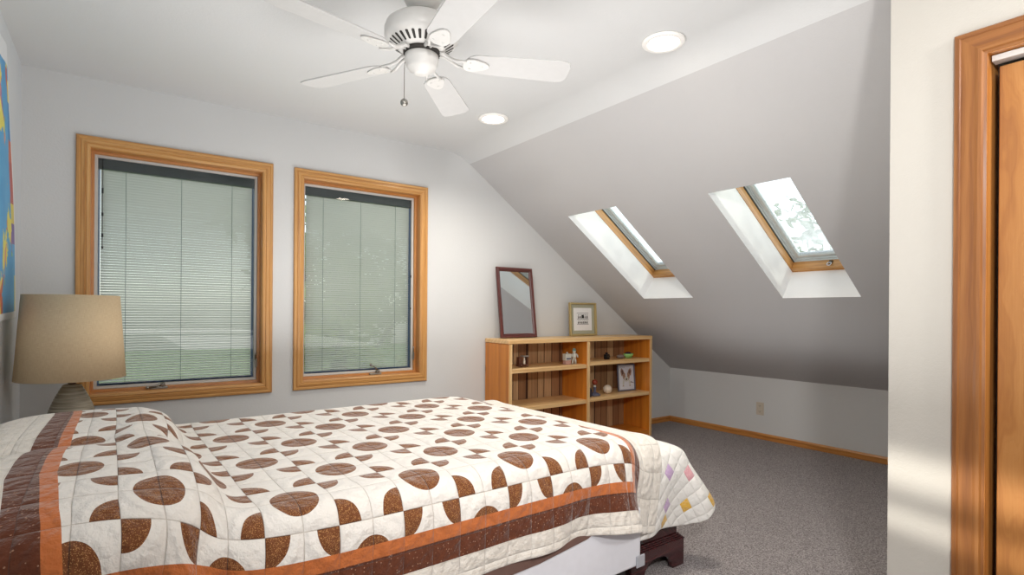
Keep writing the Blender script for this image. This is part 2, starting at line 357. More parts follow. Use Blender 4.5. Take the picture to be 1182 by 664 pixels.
# ------------------------------------------------------------------ mesh helpers
class MB:
    def __init__(s): s.bm = bmesh.new(); s.uv = s.bm.loops.layers.uv.new('UVMap')
    def _merge(s, tmp, mat=None):
        if mat is not None: bmesh.ops.transform(tmp, matrix=mat, verts=tmp.verts)
        me = bpy.data.meshes.new('tmp'); tmp.to_mesh(me); tmp.free(); s.bm.from_mesh(me); bpy.data.meshes.remove(me)
        return s
    def box(s, x0, x1, y0, y1, z0, z1, bev=.003, mi=0, grain=None, rot=None, seg=1):
        t = bmesh.new(); uv = t.loops.layers.uv.new('UVMap')
        bmesh.ops.create_cube(t, size=1)
        d = (x1 - x0, y1 - y0, z1 - z0); c = Vector(((x0 + x1) / 2, (y0 + y1) / 2, (z0 + z1) / 2))
        for v in t.verts: v.co = Vector((v.co[i] * d[i] for i in range(3)))
        if bev: bmesh.ops.bevel(t, geom=list(t.edges), offset=min(bev, min(d) * .4), segments=seg, affect='EDGES', profile=.5)
        g = grain if grain is not None else d.index(max(d)); o = (g + 1) % 3; w = (g + 2) % 3
        ru, rv = random.random() * 7, random.random() * 7
        for f in t.faces:
            f.material_index = mi
            for l in f.loops: l[uv].uv = (l.vert.co[g] + ru, l.vert.co[o] + l.vert.co[w] + rv)
        m = Matrix.Translation(c)
        if rot is not None: m = m @ rot.to_4x4()
        return s._merge(t, m)
    def lathe(s, prof, c=(0, 0, 0), seg=40, mi=0, mat=None, rib=None):
        t = bmesh.new(); uv = t.loops.layers.uv.new('UVMap')
        rings = []
        for r, z in prof:
            rings.append([t.verts.new((r * math.cos(2 * math.pi * k / seg), r * math.sin(2 * math.pi * k / seg), z)) for k in range(seg)] if r > 1e-5 else [t.verts.new((0, 0, z))])
        for a, b, (ra, za), (rb, zb) in zip(rings, rings[1:], prof, prof[1:]):
            for k in range(seg):
                k2 = (k + 1) % seg
                vs = [a[k % len(a)], a[k2 % len(a)], b[k2 % len(b)], b[k % len(b)]]
                vs = list(dict.fromkeys(vs))
                if len(vs) < 3: continue
                f = t.faces.new(vs); f.smooth = True; f.material_index = mi
                for l in f.loops:
                    kk = k if l.vert in (a[k % len(a)], b[k % len(b)]) else k + 1
                    l[uv].uv = (kk / seg * 2 * math.pi * max(ra, rb), l.vert.co.z)
        bmesh.ops.recalc_face_normals(t, faces=t.faces)
        m = Matrix.Translation(Vector(c))
        if mat is not None: m = m @ mat
        return s._merge(t, m)
    def tube(s, pts, r, seg=10, mi=0, caps=True):
        t = bmesh.new(); uv = t.loops.layers.uv.new('UVMap'); pts = [Vector(p) for p in pts]; rings = []
        rr = r if isinstance(r, (list, tuple)) else [r] * len(pts)
        for i, p in enumerate(pts):
            d = (pts[min(i + 1, len(pts) - 1)] - pts[max(i - 1, 0)]).normalized()
            a = d.orthogonal().normalized() if i == 0 else (rings_a - d * d.dot(rings_a)).normalized()
            rings_a = a; b = d.cross(a)
            rings.append([t.verts.new(p + (a * math.cos(2 * math.pi * k / seg) + b * math.sin(2 * math.pi * k / seg)) * rr[i]) for k in range(seg)])
        for A, B in zip(rings, rings[1:]):
            for k in range(seg):
                f = t.faces.new((A[k], A[(k + 1) % seg], B[(k + 1) % seg], B[k])); f.smooth = True; f.material_index = mi
        if caps:
            t.faces.new(rings[0][::-1]).material_index = mi; t.faces.new(rings[-1]).material_index = mi
        bmesh.ops.recalc_face_normals(t, faces=t.faces)
        return s._merge(t)
    def prism(s, poly, h, mat=None, mi=0, bev=0, grain=0):
        """poly in local xy, extruded 0..h along local z"""
        t = bmesh.new(); uv = t.loops.layers.uv.new('UVMap')
        lo = [t.verts.new((x, y, 0)) for x, y in poly]; hi = [t.verts.new((x, y, h)) for x, y in poly]
        t.faces.new(lo[::-1]); t.faces.new(hi); n = len(poly)
        for k in range(n): t.faces.new((lo[k], lo[(k + 1) % n], hi[(k + 1) % n], hi[k]))
        bmesh.ops.recalc_face_normals(t, faces=t.faces)
        if bev: bmesh.ops.bevel(t, geom=list(t.edges), offset=bev, segments=1, affect='EDGES', profile=.5)
        for f in t.faces:
            f.material_index = mi
            for l in f.loops: l[uv].uv = (l.vert.co[grain], l.vert.co[1 - grain] + l.vert.co.z)
        return s._merge(t, mat)
    def ball(s, c, r, sc=(1, 1, 1), mi=0, sub=3, rough=0):
        t = bmesh.new(); t.loops.layers.uv.new('UVMap')
        bmesh.ops.create_icosphere(t, subdivisions=sub, radius=r)
        for v in t.verts:
            k = 1 + rough * math.sin(v.co.x / r * 3 + v.co.y / r * 5) * math.cos(v.co.z / r * 4 + 1)
            v.co = Vector((v.co.x * sc[0] * k, v.co.y * sc[1] * k, v.co.z * sc[2] * k))
        for f in t.faces: f.smooth = True; f.material_index = mi
        return s._merge(t, Matrix.Translation(Vector(c)))
    def quad(s, pts, mi=0, uvs=None):
        vs = [s.bm.verts.new(Vector(p)) for p in pts]; f = s.bm.faces.new(vs); f.material_index = mi
        P = [Vector(p) for p in pts]; e = (P[1] - P[0]).normalized()
        for k, l in enumerate(f.loops): l[s.uv].uv = uvs[k] if uvs else ((P[k] - P[0]).dot(e), (P[k] - P[0] - e * (P[k] - P[0]).dot(e)).length)
        return s
    def frame(s, rect, prof, to3, bottom=True, mi=0, close=True):
        """mitred picture-frame sweep. rect=(x0,x1,z0,z1); prof=[(inset,height)]; to3(x,z,h)->point"""
        x0, x1, z0, z1 = rect; acc = 0; rings = []
        for k, (d, h) in enumerate(prof):
            if k: acc += math.hypot(d - prof[k - 1][0], h - prof[k - 1][1])
            c = [(x0 + d, z0 + (d if bottom else 0)), (x1 - d, z0 + (d if bottom else 0)), (x1 - d, z1 - d), (x0 + d, z1 - d)]
            rings.append((c, h, acc))
        n = len(rings); rs = random.random() * 5
        for k in range(n - 1 + (1 if close else 0)):
            A, B = rings[k], rings[(k + 1) % n]
            for e in range(4):
                if e == 0 and not bottom: continue
                a0, a1 = A[0][e], A[0][(e + 1) % 4]; b0, b1 = B[0][e], B[0][(e + 1) % 4]
                ax = 0 if e % 2 == 0 else 1
                o = rs + e * 1.7; tb = B[2] if k < n - 1 else A[2] + .05
                s.quad([to3(*a0, A[1]), to3(*a1, A[1]), to3(*b1, B[1]), to3(*b0, B[1])], mi,
                       [(a0[ax] + o, A[2] + o), (a1[ax] + o, A[2] + o), (b1[ax] + o, tb + o), (b0[ax] + o, tb + o)])
        return s
    def fix(s):
        bmesh.ops.remove_doubles(s.bm, verts=s.bm.verts, dist=1e-5); bmesh.ops.recalc_face_normals(s.bm, faces=s.bm.faces); return s

def wloc(o):
    v = Vector((0, 0, 0))
    while o: v += o.location; o = o.parent
    return v
def obj(name, mb, mats, parent=None, loc=None):
    """mesh given in world coordinates; linked relative to its parent (or to loc)"""
    bm = mb.bm if isinstance(mb, MB) else mb
    base = wloc(parent) if parent else Vector((0, 0, 0))
    l = Vector(loc) if loc is not None else base.copy()
    bmesh.ops.translate(bm, vec=-l, verts=bm.verts)
    me = bpy.data.meshes.new(name); bm.to_mesh(me); bm.free()
    for m in (mats if isinstance(mats, (list, tuple)) else [mats]): me.materials.append(m)
    o = bpy.data.objects.new(name, me); C.objects.link(o)
    if parent: o.parent = parent; o.location = l - base
    else: o.location = l
    return o
def tag(o, label, cat, group=None):
    o['label'] = label; o['category'] = cat
    if group: o['group'] = group
    return o
def thing(name, label, cat, loc, group=None):
    o = bpy.data.objects.new(name, None); C.objects.link(o); o.location = loc; o.empty_display_size = .05
    return tag(o, label, cat, group)
def struct(name, mb, mats, loc=(0, 0, 0)):
    o = obj(name, mb, mats, None, loc); o['kind'] = 'structure'; return o
def struct_root(name, loc):
    o = bpy.data.objects.new(name, None); C.objects.link(o); o.location = loc; o['kind'] = 'structure'; return o

build_materials()

def face_with_holes(outer, holes, to3):
    """planar wall from 2-D outline and rectangular holes"""
    mb = MB(); bm = mb.bm; edges = []
    for loop in [outer] + holes:
        vs = [bm.verts.new(to3(*p)) for p in loop]
        edges += [bm.edges.new((vs[k], vs[(k + 1) % len(vs)])) for k in range(len(vs))]
    bmesh.ops.triangle_fill(bm, use_beauty=True, use_dissolve=False, edges=edges)
    return mb

# ------------------------------------------------------------------ room shell
WIN = [(-.183, .821, .638, 2.123), (.952, 1.937, .638, 2.123)]          # casing outer rectangles
CAS = .064
holes = [[(a + CAS, c + CAS), (b - CAS, c + CAS), (b - CAS, d - CAS), (a + CAS, d - CAS)] for a, b, c, d in WIN]
outer = [(XL, 0), (XK, 0), (XK, ZK), (XS + .05, ZC - .05 * math.tan(TH)), (XS - .05, ZC), (XL, ZC)]
outer = [(XL, 0), (XK, 0), (XK, ZK), (XS, ZC), (XL, ZC)]
struct('wall_back', face_with_holes(outer, holes, lambda x, z: (x, YB, z)), M['wall'])
struct('wall_left', MB().quad([(XL, YR, 0), (XL, YB, 0), (XL, YB, ZC), (XL, YR, ZC)]), M['wall_cool'])
struct('wall_right', MB().quad([(XK, YC, 0), (XK, YB, 0), (XK, YB, ZK), (XK, YC, ZK)]), M['wall'])
struct('floor', MB().quad([(XL, YR, 0), (XK, YR, 0), (XK, YB, 0), (XL, YB, 0)]), M['carpet'])
# flat ceiling with a soft bend into the slope
mb = MB()
prof = [(XL, ZC)]
for k in range(9):
    f = -1 + k / 4
    x = XS + f * .10
    prof.append((x, ZC - math.tan(TH) * .10 * (f + 1) ** 2 / 4))
flat_end = prof[-1]
for (xa, za), (xb, zb) in zip(prof, prof[1:]): mb.quad([(xa, YR, za), (xb, YR, zb), (xb, YB, zb), (xa, YB, za)])
for f in mb.bm.faces: f.smooth = True
bmesh.ops.remove_doubles(mb.bm, verts=mb.bm.verts, dist=1e-5)
struct('ceiling', mb, M['ceiling'])
s0 = (flat_end[0] - XS) / math.cos(TH)
# skylight openings (s along the slope, y)
SKY = [(2.93, 3.848, 2.770, 3.288), (2.968, 3.870, 1.524, 2.033)]
SKY = [((a - XS) / math.cos(TH), (b - XS) / math.cos(TH), c, d) for a, b, c, d in SKY]
so = [(s0, YC), (SL, YC), (SL, YB), (s0, YB)]
sh = [[(a, c), (b, c), (b, d), (a, d)] for a, b, c, d in SKY]
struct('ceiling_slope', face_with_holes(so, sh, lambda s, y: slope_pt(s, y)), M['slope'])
# closet wall with a door opening, its return, and the wall behind the camera
DY0, DY1, DZ = -.32, .556, 2.013      # door casing outer edges and top
DC = .077
zc_at = lambda x: ZC - max(0, x - XS) * math.tan(TH)
out = [(YR, 0), (DY0 + DC, 0), (DY0 + DC, DZ - DC), (DY1 - DC, DZ - DC), (DY1 - DC, 0), (YC, 0), (YC, ZC), (YR, ZC)]
struct('wall_closet', face_with_holes(out, [], lambda y, z: (XC, y, z)), M['closet_wall'])
struct('wall_closet_return', face_with_holes([(XC, 0), (XK, 0), (XK, ZK), (XS, ZC), (XC, ZC)], [], lambda x, z: (x, YC, z)), M['closet_wall'])
struct('wall_front', MB().quad([(XL, YR, 0), (XC, YR, 0), (XC, YR, ZC), (XL, YR, ZC)]), M['wall'])
# baseboards
def baseboard(name, p0, p1, inward):
    p0, p1 = Vector(p0), Vector(p1); d = (p1 - p0); L = d.length; d.normalize(); n = Vector(inward)
    mb = MB(); pr = [(0.0005, 0), (.013, 0), (.013, .043), (.009, .052), (.006, .057), (.0005, .057)]
    for (a, za), (b, zb) in zip(pr, pr[1:]):
        mb.quad([p0 + n * a + Vector((0, 0, za)), p1 + n * a + Vector((0, 0, za)), p1 + n * b + Vector((0, 0, zb)), p0 + n * b + Vector((0, 0, zb))],
                0, [(0, za + a), (L, za + a), (L, zb + b), (0, zb + b)])
    mb.fix(); struct(name, mb, M['oak_shade'])
baseboard('baseboard_back', (XL, YB, 0), (XK, YB, 0), (0, -1, 0))
baseboard('baseboard_right', (XK, YC, 0), (XK, YB, 0), (-1, 0, 0))
baseboard('baseboard_left', (XL, YR, 0), (XL, YB, 0), (1, 0, 0))
baseboard('baseboard_closet', (XC, DY1 + .001, 0), (XC, YC, 0), (-1, 0, 0))

# ------------------------------------------------------------------ windows with blinds between the panes
CPROF = [(0, .001), (0, .013), (.004, .018), (.016, .019), (.019, .016), (.022, .016), (.025, .020), (.040, .021), (.043, .017), (.046, .017), (.049, .020), (.058, .019), (.064, .014), (.064, .001)]
def window(n, rect, crank_x, raised):
    a, b, c, d = rect
    r = struct_root('window_%d' % n, ((a + b) / 2, YB, c))
    w3 = lambda x, z, h: (x, YB - h, z)
    obj('casing', MB().frame(rect, CPROF, w3).fix(), M['oak'], r)
    ja, jb, jc, jd = a + CAS - .004, b - CAS + .004, c + CAS - .004, d - CAS + .004
    # deep jamb, then the stepped stop
    obj('jamb', MB().frame((ja, jb, jc, jd), [(0, .004), (0.004, .010), (.006, .0), (.006, -.050), (.018, -.052), (.020, -.060), (.020, -.078), (0, -.080)], w3).fix(), M['oak_shade'], r)
    sa, sb, sc_, sd = ja + .020, jb - .020, jc + .022, jd - .020
    obj('seal', MB().frame((sa, sb, sc_, sd), [(-.012, -.078), (0, -.072), (.014, -.076), (.015, -.084), (-.012, -.088)], w3).fix(), M['grey_seal'], r)
    ga, gb, gc, gd = sa + .014, sb - .014, sc_ + .014, sd - .014
    y0 = YB + .084
    obj('glass_pane', MB().quad([(ga - .003, y0, gc - .003), (gb + .003, y0, gc - .003), (gb + .003, y0, gd + .003), (ga - .003, y0, gd + .003)]), M['glass'], r)
    obj('outer_sash', MB().frame((ga - .02, gb + .02, gc - .02, gd + .02), [(0, -.086), (.019, -.086), (.022, -.118), (.030, -.128), (.030, -.14), (0, -.14)], w3).fix(), M['blue_edge'], r)
    # blind
    top = gd - .058
    hb = MB().box(ga + .002, gb - .002, y0 + .006, y0 + .032, top, gd, .002)
    obj('blind_headrail', hb, M['header'], r)
    mb = MB(); pitch = .0150; w = .0166; tilt = R(-54); k = 0
    z = top - .010; zl = gc + .010
    while z > zl:
        sag = raised * max(0, 1 - abs(z - zl) / .05) * .0
        pts = []
        for q in range(4):
            t_ = (q / 3 - .5) * w; camber = .0012 * (1 - (q / 1.5 - 1) ** 2)
            pts.append((y0 + .019 + t_ * math.cos(tilt) - camber * math.sin(tilt), z + t_ * math.sin(tilt) + camber * math.cos(tilt)))
        xa, xb = ga + .012, gb - .012
        for (ya, za), (yb_, zb) in zip(pts, pts[1:]): mb.quad([(xa, ya, za), (xb, ya, za), (xb, yb_, zb), (xa, yb_, zb)])
        z -= pitch * (1 + .006 * math.sin(k * 1.7)); k += 1
    bs = obj('blind_slats', mb, M['slat'], r)
    mb = MB()
    for f in (.16, .5, .84):
        x = ga + (gb - ga) * f
        mb.tube([(x, y0 + .0085, top), (x, y0 + .0085, gc + .012)], .0012, 6)
    obj('ladder_cords', mb, M['cord'], r)
    obj('bottom_rail', MB().box(ga + .012, gb - .012, y0 + .010, y0 + .026, gc + .001, gc + .011, .002), M['blue_edge'], r)
    obj('outer_pane', MB().quad([(ga + .005, YB + .124, gc + .005), (gb - .005, YB + .124, gc + .005), (gb - .005, YB + .124, gd - .005), (ga + .005, YB + .124, gd - .005)]), M['glass'], r)
    # control beads on the glass and a crank on the sill
    mb = MB()
    xs = ga + .022 if n == 1 else gb - .004
    for zz in ((1.86, 1.83), (1.72, 1.70), (1.60, 1.58), (1.53, 1.515)) if n == 1 else ((1.45, 1.43), (1.20, 1.185)):
        mb.box(xs - .004, xs + .004, y0 - .010, y0 - .001, zz[1], zz[0], .001)
    if n == 1: mb.tube([(xs, y0 - .004, gd), (xs, y0 - .004, 1.52)], .0014, 6)
    obj('tilt_control', mb, M['black'], r)
    cz = jc + .008
    mb = MB().box(crank_x - .045, crank_x + .045, YB + .030, YB + .066, cz - .004, cz + .010, .004, seg=2)
    mb.lathe([(0, 0), (.016, 0), (.015, .018), (.009, .026), (0, .027)], (crank_x + .018, YB + .046, cz + .008), 16)
    ck = obj('crank_base', mb, M['pewter'], r)
    if raised:
        mb = MB().tube([(crank_x + .018, YB + .040, cz + .03), (crank_x - .012, YB + .030, cz + .055), (crank_x - .036, YB + .026, cz + .070)], [.006, .005, .005], 10)
        mb.ball((crank_x - .042, YB + .026, cz + .074), .010, (1, 1, 1.2), sub=2)
    else:
        mb = MB().tube([(crank_x + .018, YB + .034, cz + .03), (crank_x - .01, YB + .022, cz + .018), (crank_x - .052, YB + .016, cz + .010)], [.007, .006, .005], 10)
        mb.ball((crank_x - .058, YB + .016, cz + .010), .009, (1.2, 1, 1), sub=2)
    obj('crank_handle', mb, M['pewter'], ck)
    # lock lever on the right stop
    mb = MB().box(jb - .030, jb - .020, YB + .040, YB + .058, .80, .86, .003); mb.tube([(jb - .03, YB + .045, .85), (jb - .034, YB + .03, .885), (jb - .034, YB + .025, .90)], .005, 8)
    obj('lock_lever', mb, M['pewter'], r)
window(1, WIN[0], .205, False)
window(2, WIN[1], 1.545, True)

# ------------------------------------------------------------------ skylights
def skylight(n, sk):
    a, b, c, d = sk
    base = slope_pt((a + b) / 2, (c + d) / 2, 0)
    r = struct_root('window_%d' % n, base)
    s3 = lambda s, y, h: slope_pt(s, y, -h)
    D = .235
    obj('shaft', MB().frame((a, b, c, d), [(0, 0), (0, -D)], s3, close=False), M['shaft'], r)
    obj('wood_frame', MB().frame((a, b, c, d), [(-.02, -D + .001), (.004, -D + .001), (.004, -D - .075), (-.02, -D - .075)], s3).fix(), M['oak'], r)
    obj('sash', MB().frame((a + .006, b - .030, c + .006, d - .006), [(0, -D - .066), (.006, -D - .066), (.008, -D - .076), (.018, -D - .076), (.020, -D - .086), (.040, -D - .088), (.046, -D - .10), (.046, -D - .12), (-.02, -D - .12)], s3).fix(), M['alu'], r)
    obj('gasket', MB().frame((a + .004, b - .004, c + .004, d - .004), [(-.002, -D - .060), (.006, -D - .060), (.007, -D - .0665), (-.002, -D - .0665)], s3).fix(), M['alu_dark'], r)
    g = .044; z = -D - .105
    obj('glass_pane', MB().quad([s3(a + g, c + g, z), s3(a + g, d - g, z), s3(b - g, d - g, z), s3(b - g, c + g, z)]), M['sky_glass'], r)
    bxm = Matrix((ES, Vector((0, 1, 0)), EN)).transposed().to_4x4(); bxm.translation = slope_pt(b - .036, c + .0045, D + .003)
    obj('lower_rail', MB().prism([(0, 0), (.0315, 0), (.0315, d - c - .009), (0, d - c - .009)], .0625, bxm, bev=.002, grain=1), M['oak'], r)
    # little latch with a pull ring in the middle of the lower rail
    p = slope_pt(b + .001, (c + d) / 2, D + .05)
    q = -ES
    mb = MB()
    p0 = slope_pt(b - .041, (c + d) / 2 - .014, D + .040)
    rot = Matrix((ES, Vector((0, 1, 0)), EN)).transposed()
    mb.box(p0.x - .006, p0.x + .006, p0.y - .012, p0.y + .012, p0.z - .014, p0.z + .014, .003, rot=rot)
    la = obj('latch', mb, M['brass_dark'], r)
    mb = MB(); cc = p0 - ES * .012 - EN * .014; pts = []
    for k in range(17):
        t_ = 2 * math.pi * k / 16; pts.append(cc + Vector((0, 1, 0)) * math.cos(t_) * .014 - EN * (.012 + .014 * math.sin(t_)) - ES * .002 * math.sin(t_))
    mb.tube(pts, .003, 8, caps=False); obj('pull_ring', mb, M['chrome'], la)
skylight(3, SKY[0])
skylight(4, SKY[1])

# ------------------------------------------------------------------ closet door
r = struct_root('door_1', (XC, (DY0 + DY1) / 2, 0))
d3 = lambda y, z, h: (XC - h, y, z)
DPROF = [(0, .001), (0, .012), (.004, .017), (.014, .018), (.017, .014), (.050, .016), (.058, .019), (.066, .019), (.070, .013), (.077, .011), (.077, .001)]
obj('casing', MB().frame((DY0, DY1, 0, DZ), DPROF, d3, bottom=False).fix(), M['closet_oak'], r)
mb = MB(); mb.frame((DY0 + DC - .002, DY1 - DC + .002, 0, DZ - DC + .002), [(0, .010), (0.003, .010), (.003, -.10), (0, -.10)], d3, bottom=False).fix()
obj('jamb', mb, M['oak_shade'], r)
y1 = DY1 - DC - .001; y0 = DY0 + DC + .001; zt = DZ - DC - .001
obj('door_panel', MB().box(XC + .028, XC + .060, y0 + .005, y1 - .018, .012, zt - .034, .002, grain=2), M['door_wood'], r)
obj('track', MB().box(XC + .012, XC + .05, y0 + .003, y1 - .004, zt - .020, zt - .003, .001), M['white_gloss'], r)
mb = MB()
mb.lathe([(0, 0), (.012, 0), (.010, .012), (.017, .022), (.012, .032), (0, .034)], (XC + .028, y0 + .10, .95), 20, mat=Matrix.Rotation(R(-90), 4, 'Y'))
obj('door_knob', mb, M['pewter'], r)
struct('closet_dark_sheet', MB().quad([(XC + .11, DY0, 0), (XC + .11, DY1, 0), (XC + .11, DY1, DZ), (XC + .11, DY0, DZ)]), M['dark_gap'])  # dark sheet behind the door, closet shade put in as colour

# ------------------------------------------------------------------ ceiling fan
FX, FY = .945, 1.908
fan = thing('ceiling_fan', 'white five blade ceiling fan hanging from the flat ceiling with a pull chain', 'ceiling fan', (FX, FY, ZC))
obj('canopy', MB().lathe([(.062, ZC - .0005), (.080, ZC - .001), (.081, ZC - .035), (.076, ZC - .062), (.062, ZC - .088), (.040, ZC - .104), (.024, ZC - .108), (0, ZC - .108)], (FX, FY, 0)), M['white_gloss'], fan)
obj('downrod', MB().lathe([(.015, 2.36), (.015, 2.315), (.030, 2.310), (.034, 2.295), (.034, 2.275)], (FX, FY, 0), 24), M['white_gloss'], fan)
hs = obj('motor_housing', MB().lathe([(0, 2.300), (.035, 2.300), (.070, 2.296), (.112, 2.284), (.134, 2.266), (.141, 2.248), (.141, 2.222), (.136, 2.212), (.124, 2.200), (.086, 2.176), (.080, 2.172), (0, 2.172)], (FX, FY, 0), 56), M['white_gloss'], fan)
mb = MB()
for k in range(30):
    t_ = 2 * math.pi * k / 30
    m = Matrix.Translation((FX, FY, 0)) @ Matrix.Rotation(t_, 4, 'Z')
    pr = [(.092, -.0042), (.120, -.0058), (.123, 0), (.120, .0058), (.092, .0042), (.090, 0)]
    mm = m @ Matrix.Translation((0, 0, 2.1982 - .0645 )) @ Matrix.Rotation(-math.atan2(.024, .038), 4, 'Y') 
    # slots follow the cone under the housing
    def on_cone(x): return 2.176 + (x - .086) / .038 * .024 - .0012
    vs = [m @ Vector((x, y, on_cone(x))) for x, y in pr]
    f = mb.bm.faces.new([mb.bm.verts.new(v) for v in vs])
obj('vent_slots', mb, M['dark_gap'], hs)
obj('flywheel', MB().lathe([(.060, 2.173), (.070, 2.170), (.070, 2.160), (.058, 2.157), (0, 2.157)], (FX, FY, 0)), M['dark_gap'], fan)
obj('switch_cup', MB().lathe([(0, 2.158), (.058, 2.158), (.064, 2.154), (.0645, 2.128), (.058, 2.122), (.058, 2.112), (.052, 2.100), (.034, 2.092), (.030, 2.087), (.024, 2.084), (0, 2.082)], (FX, FY, 0)), M['white_gloss'], fan)
BZ = 2.138
def blade(ang):
    m = Matrix.Translation((FX, FY, BZ)) @ Matrix.Rotation(R(ang), 4, 'Z')
    mp = m @ Matrix.Rotation(R(-11), 4, 'X')
    root = .165; tip = .585; pts = []
    for k in range(9):                                   # rounded root end
        t_ = math.pi / 2 + math.pi * k / 8
        pts.append((root + .055 + .055 * math.cos(t_), .056 * math.sin(t_)))
    pts += [(tip - .045, -.068), (tip - .012, -.060), (tip, -.034), (tip, .034), (tip - .012, .060), (tip - .045, .068)]
    b = obj('blade', MB().prism(pts, .006, mp, bev=.0015), M['white_blade'], fan)
    # blade iron: bent arm, then a scalloped plate under the blade
    mb = MB()
    arm = [(.062, 0, .028), (.085, 0, .026), (.110, 0, .012), (.135, 0, .000), (.170, 0, -.004)]
    for s_ in (-1, 1): mb.tube([m @ Vector((x, s_ * (.010 + max(0, x - .11) * .35), z)) for x, y, z in arm], [.007, .007, .006, .006, .004], 8)
    plate = []
    for k in range(24):
        t_ = 2 * math.pi * k / 24; rr = 1 + .10 * math.cos(3 * t_)
        plate.append((.205 + .052 * rr * math.cos(t_), .036 * rr * math.sin(t_)))
    mb.prism(plate, .006, mp @ Matrix.Translation((0, 0, -.0065)), bev=.0015)
    iron = obj('blade_iron', mb, M['white_gloss'], fan)
    for x, y in ((.185, .018), (.185, -.018), (.232, 0)): obj('screw', MB().lathe([(.005, 0), (.004, -.002), (0, -.003)], (0, 0, 0), 10, mat=mp @ Matrix.Translation((x, y, -.0066))), M['white_gloss'], iron)
for k in range(5): blade(-25.5 + 72 * k)
cx, cy = FX - .055 * math.cos(R(36)), FY + .055 * math.sin(R(36))
mb = MB().tube([(cx + .01, cy, 2.132), (cx - .010, cy, 2.128), (cx - .012, cy, 2.10), (cx - .012, cy, 1.985)], .0013, 6)
ch = obj('pull_chain', mb, M['brass_dark'], fan)
obj('chain_ball', MB().ball((cx - .012, cy, 1.972), .015, sub=3), M['pewter'], ch)

# ------------------------------------------------------------------ recessed ceiling lights
for (x, y), lab in (((2.06, 1.654), 'round recessed ceiling light glowing nearer the camera, right of the fan'), ((1.99, 2.971), 'round recessed ceiling light glowing nearer the window wall, below the fan')):
    t = thing('recessed_light', lab, 'ceiling light', (x, y, ZC), 'recessed ceiling lights')
    z = ZC - .008
    obj('trim_ring', MB().lathe([(.098, z + .006), (.098, z - .001), (.092, z - .005), (.074, z - .005), (.068, z - .001), (.068, z + .006)], (x, y, 0), 48), M['white_trim'], t)
    obj('lens', MB().lathe([(.068, z + .001), (.05, z - .001), (0, z - .002)], (x, y, 0), 48), M['lens'], t)

# ------------------------------------------------------------------ wall map
mb = MB(); u0 = Vector((XL + .006, 3.586, 1.131))
vd = Vector((.010, -.36, 1.152)).normalized(); ud = Vector((0, -1, -.02)).normalized()
nu, nv = 14, 14; W_, H_ = .95, 1.205
grid = []
for i in range(nu + 1):
    row = []
    for j in range(nv + 1):
        uu, vv = W_ * i / nu, H_ * j / nv
        edge_y = -.30 * (vv / H_) ** 1.35 * math.exp(-uu * 2.2)
        p = Vector((XL + .004 + .004 * math.sin(uu * 9 + vv * 3) ** 2 + .004 * (1 - vv / H_), 3.586 + edge_y - uu, 1.131 + vv - .03 * uu))
        row.append((mb.bm.verts.new(p), (uu, vv)))
    grid.append(row)
for i in range(nu):
    for j in range(nv):
        q = (grid[i][j], grid[i + 1][j], grid[i + 1][j + 1], grid[i][j + 1])
        f = mb.bm.faces.new([a[0] for a in q]); f.smooth = True
        for l, a in zip(f.loops, q): l[mb.uv].uv = a[1]
tag(obj('wall_map', mb, M['map'], None, (XL + .004, 3.1, 1.13)), 'colourful blue printed map hanging on the left wall above the lamp', 'map')

# ------------------------------------------------------------------ nightstand and lamp
NX0, NX1, NY0, NY1, NZ = -.392, .03, 3.10, 3.60, .60
ns = thing('nightstand', 'small dark wooden nightstand hidden behind the pillow, carrying the table lamp', 'nightstand', ((NX0 + NX1) / 2, (NY0 + NY1) / 2, 0))
obj('table_top', MB().box(NX0, NX1, NY0, NY1, NZ - .024, NZ, .004), M['cherry'], ns)
obj('carcass', MB().box(NX0 + .02, NX1 - .02, NY0 + .02, NY1 - .02, .20, NZ - .0245, .003), M['cherry'], ns)
dr = obj('drawer', MB().box(NX1 - .0195, NX1 - .006, NY0 + .04, NY1 - .04, NZ - .19, NZ - .05, .004), M['cherry'], ns)
obj('knob', MB().lathe([(0, 0), (.006, 0), (.006, .01), (.014, .018), (.010, .026), (0, .028)], (NX1 - .006, (NY0 + NY1) / 2, NZ - .12), 18, mat=Matrix.Rotation(R(90), 4, 'Y')), M['pewter'], dr)
for x in (NX0 + .04, NX1 - .04):
    for y in (NY0 + .04, NY1 - .04):
        obj('leg', MB().box(x - .018, x + .018, y - .018, y + .018, 0, .1995, .003), M['cherry'], ns)
LX, LY = -.168, 3.30
lamp = thing('table_lamp', 'table lamp with a tan linen drum shade and ribbed grey pottery base', 'lamp', (LX, LY, NZ))
pr = [(0, NZ + .0005), (.092, NZ + .0005)]
zb, ztp = NZ + .004, .812; nr = 17
for k in range(nr * 4 + 1):
    f = k / (nr * 4); z = zb + (ztp - zb) * f
    r0 = .102 - .012 * f - .055 * f ** 1.9
    pr.append((r0 + .0022 * (.5 + .5 * math.cos(2 * math.pi * k / 4)), z))
pr += [(.030, .816), (.016, .818), (0, .818)]
obj('base', MB().lathe(pr, (LX, LY, 0), 56), M['stoneware'], lamp)
obj('neck', MB().lathe([(.014, .8185), (.016, .822), (.015, .868), (.011, .874), (0, .874)], (LX, LY, 0), 24), M['lampneck'], lamp)
obj('socket', MB().lathe([(0, .8745), (.014, .8745), (.016, .90), (.016, .93), (0, .932)], (LX, LY, 0), 20), M['brass_dark'], lamp)
obj('bulb', MB().lathe([(.013, .9325), (.016, .95), (.030, .985), (.032, 1.01), (.022, 1.035), (0, 1.043)], (LX, LY, 0), 20), M['white_gloss'], lamp)
sh_ = obj('lamp_shade', MB().lathe([(.207, .845), (.209, .846), (.183, 1.236), (.181, 1.236), (.207, .847)], (LX, LY, 0), 72), M['linen'], lamp)
mb = MB()
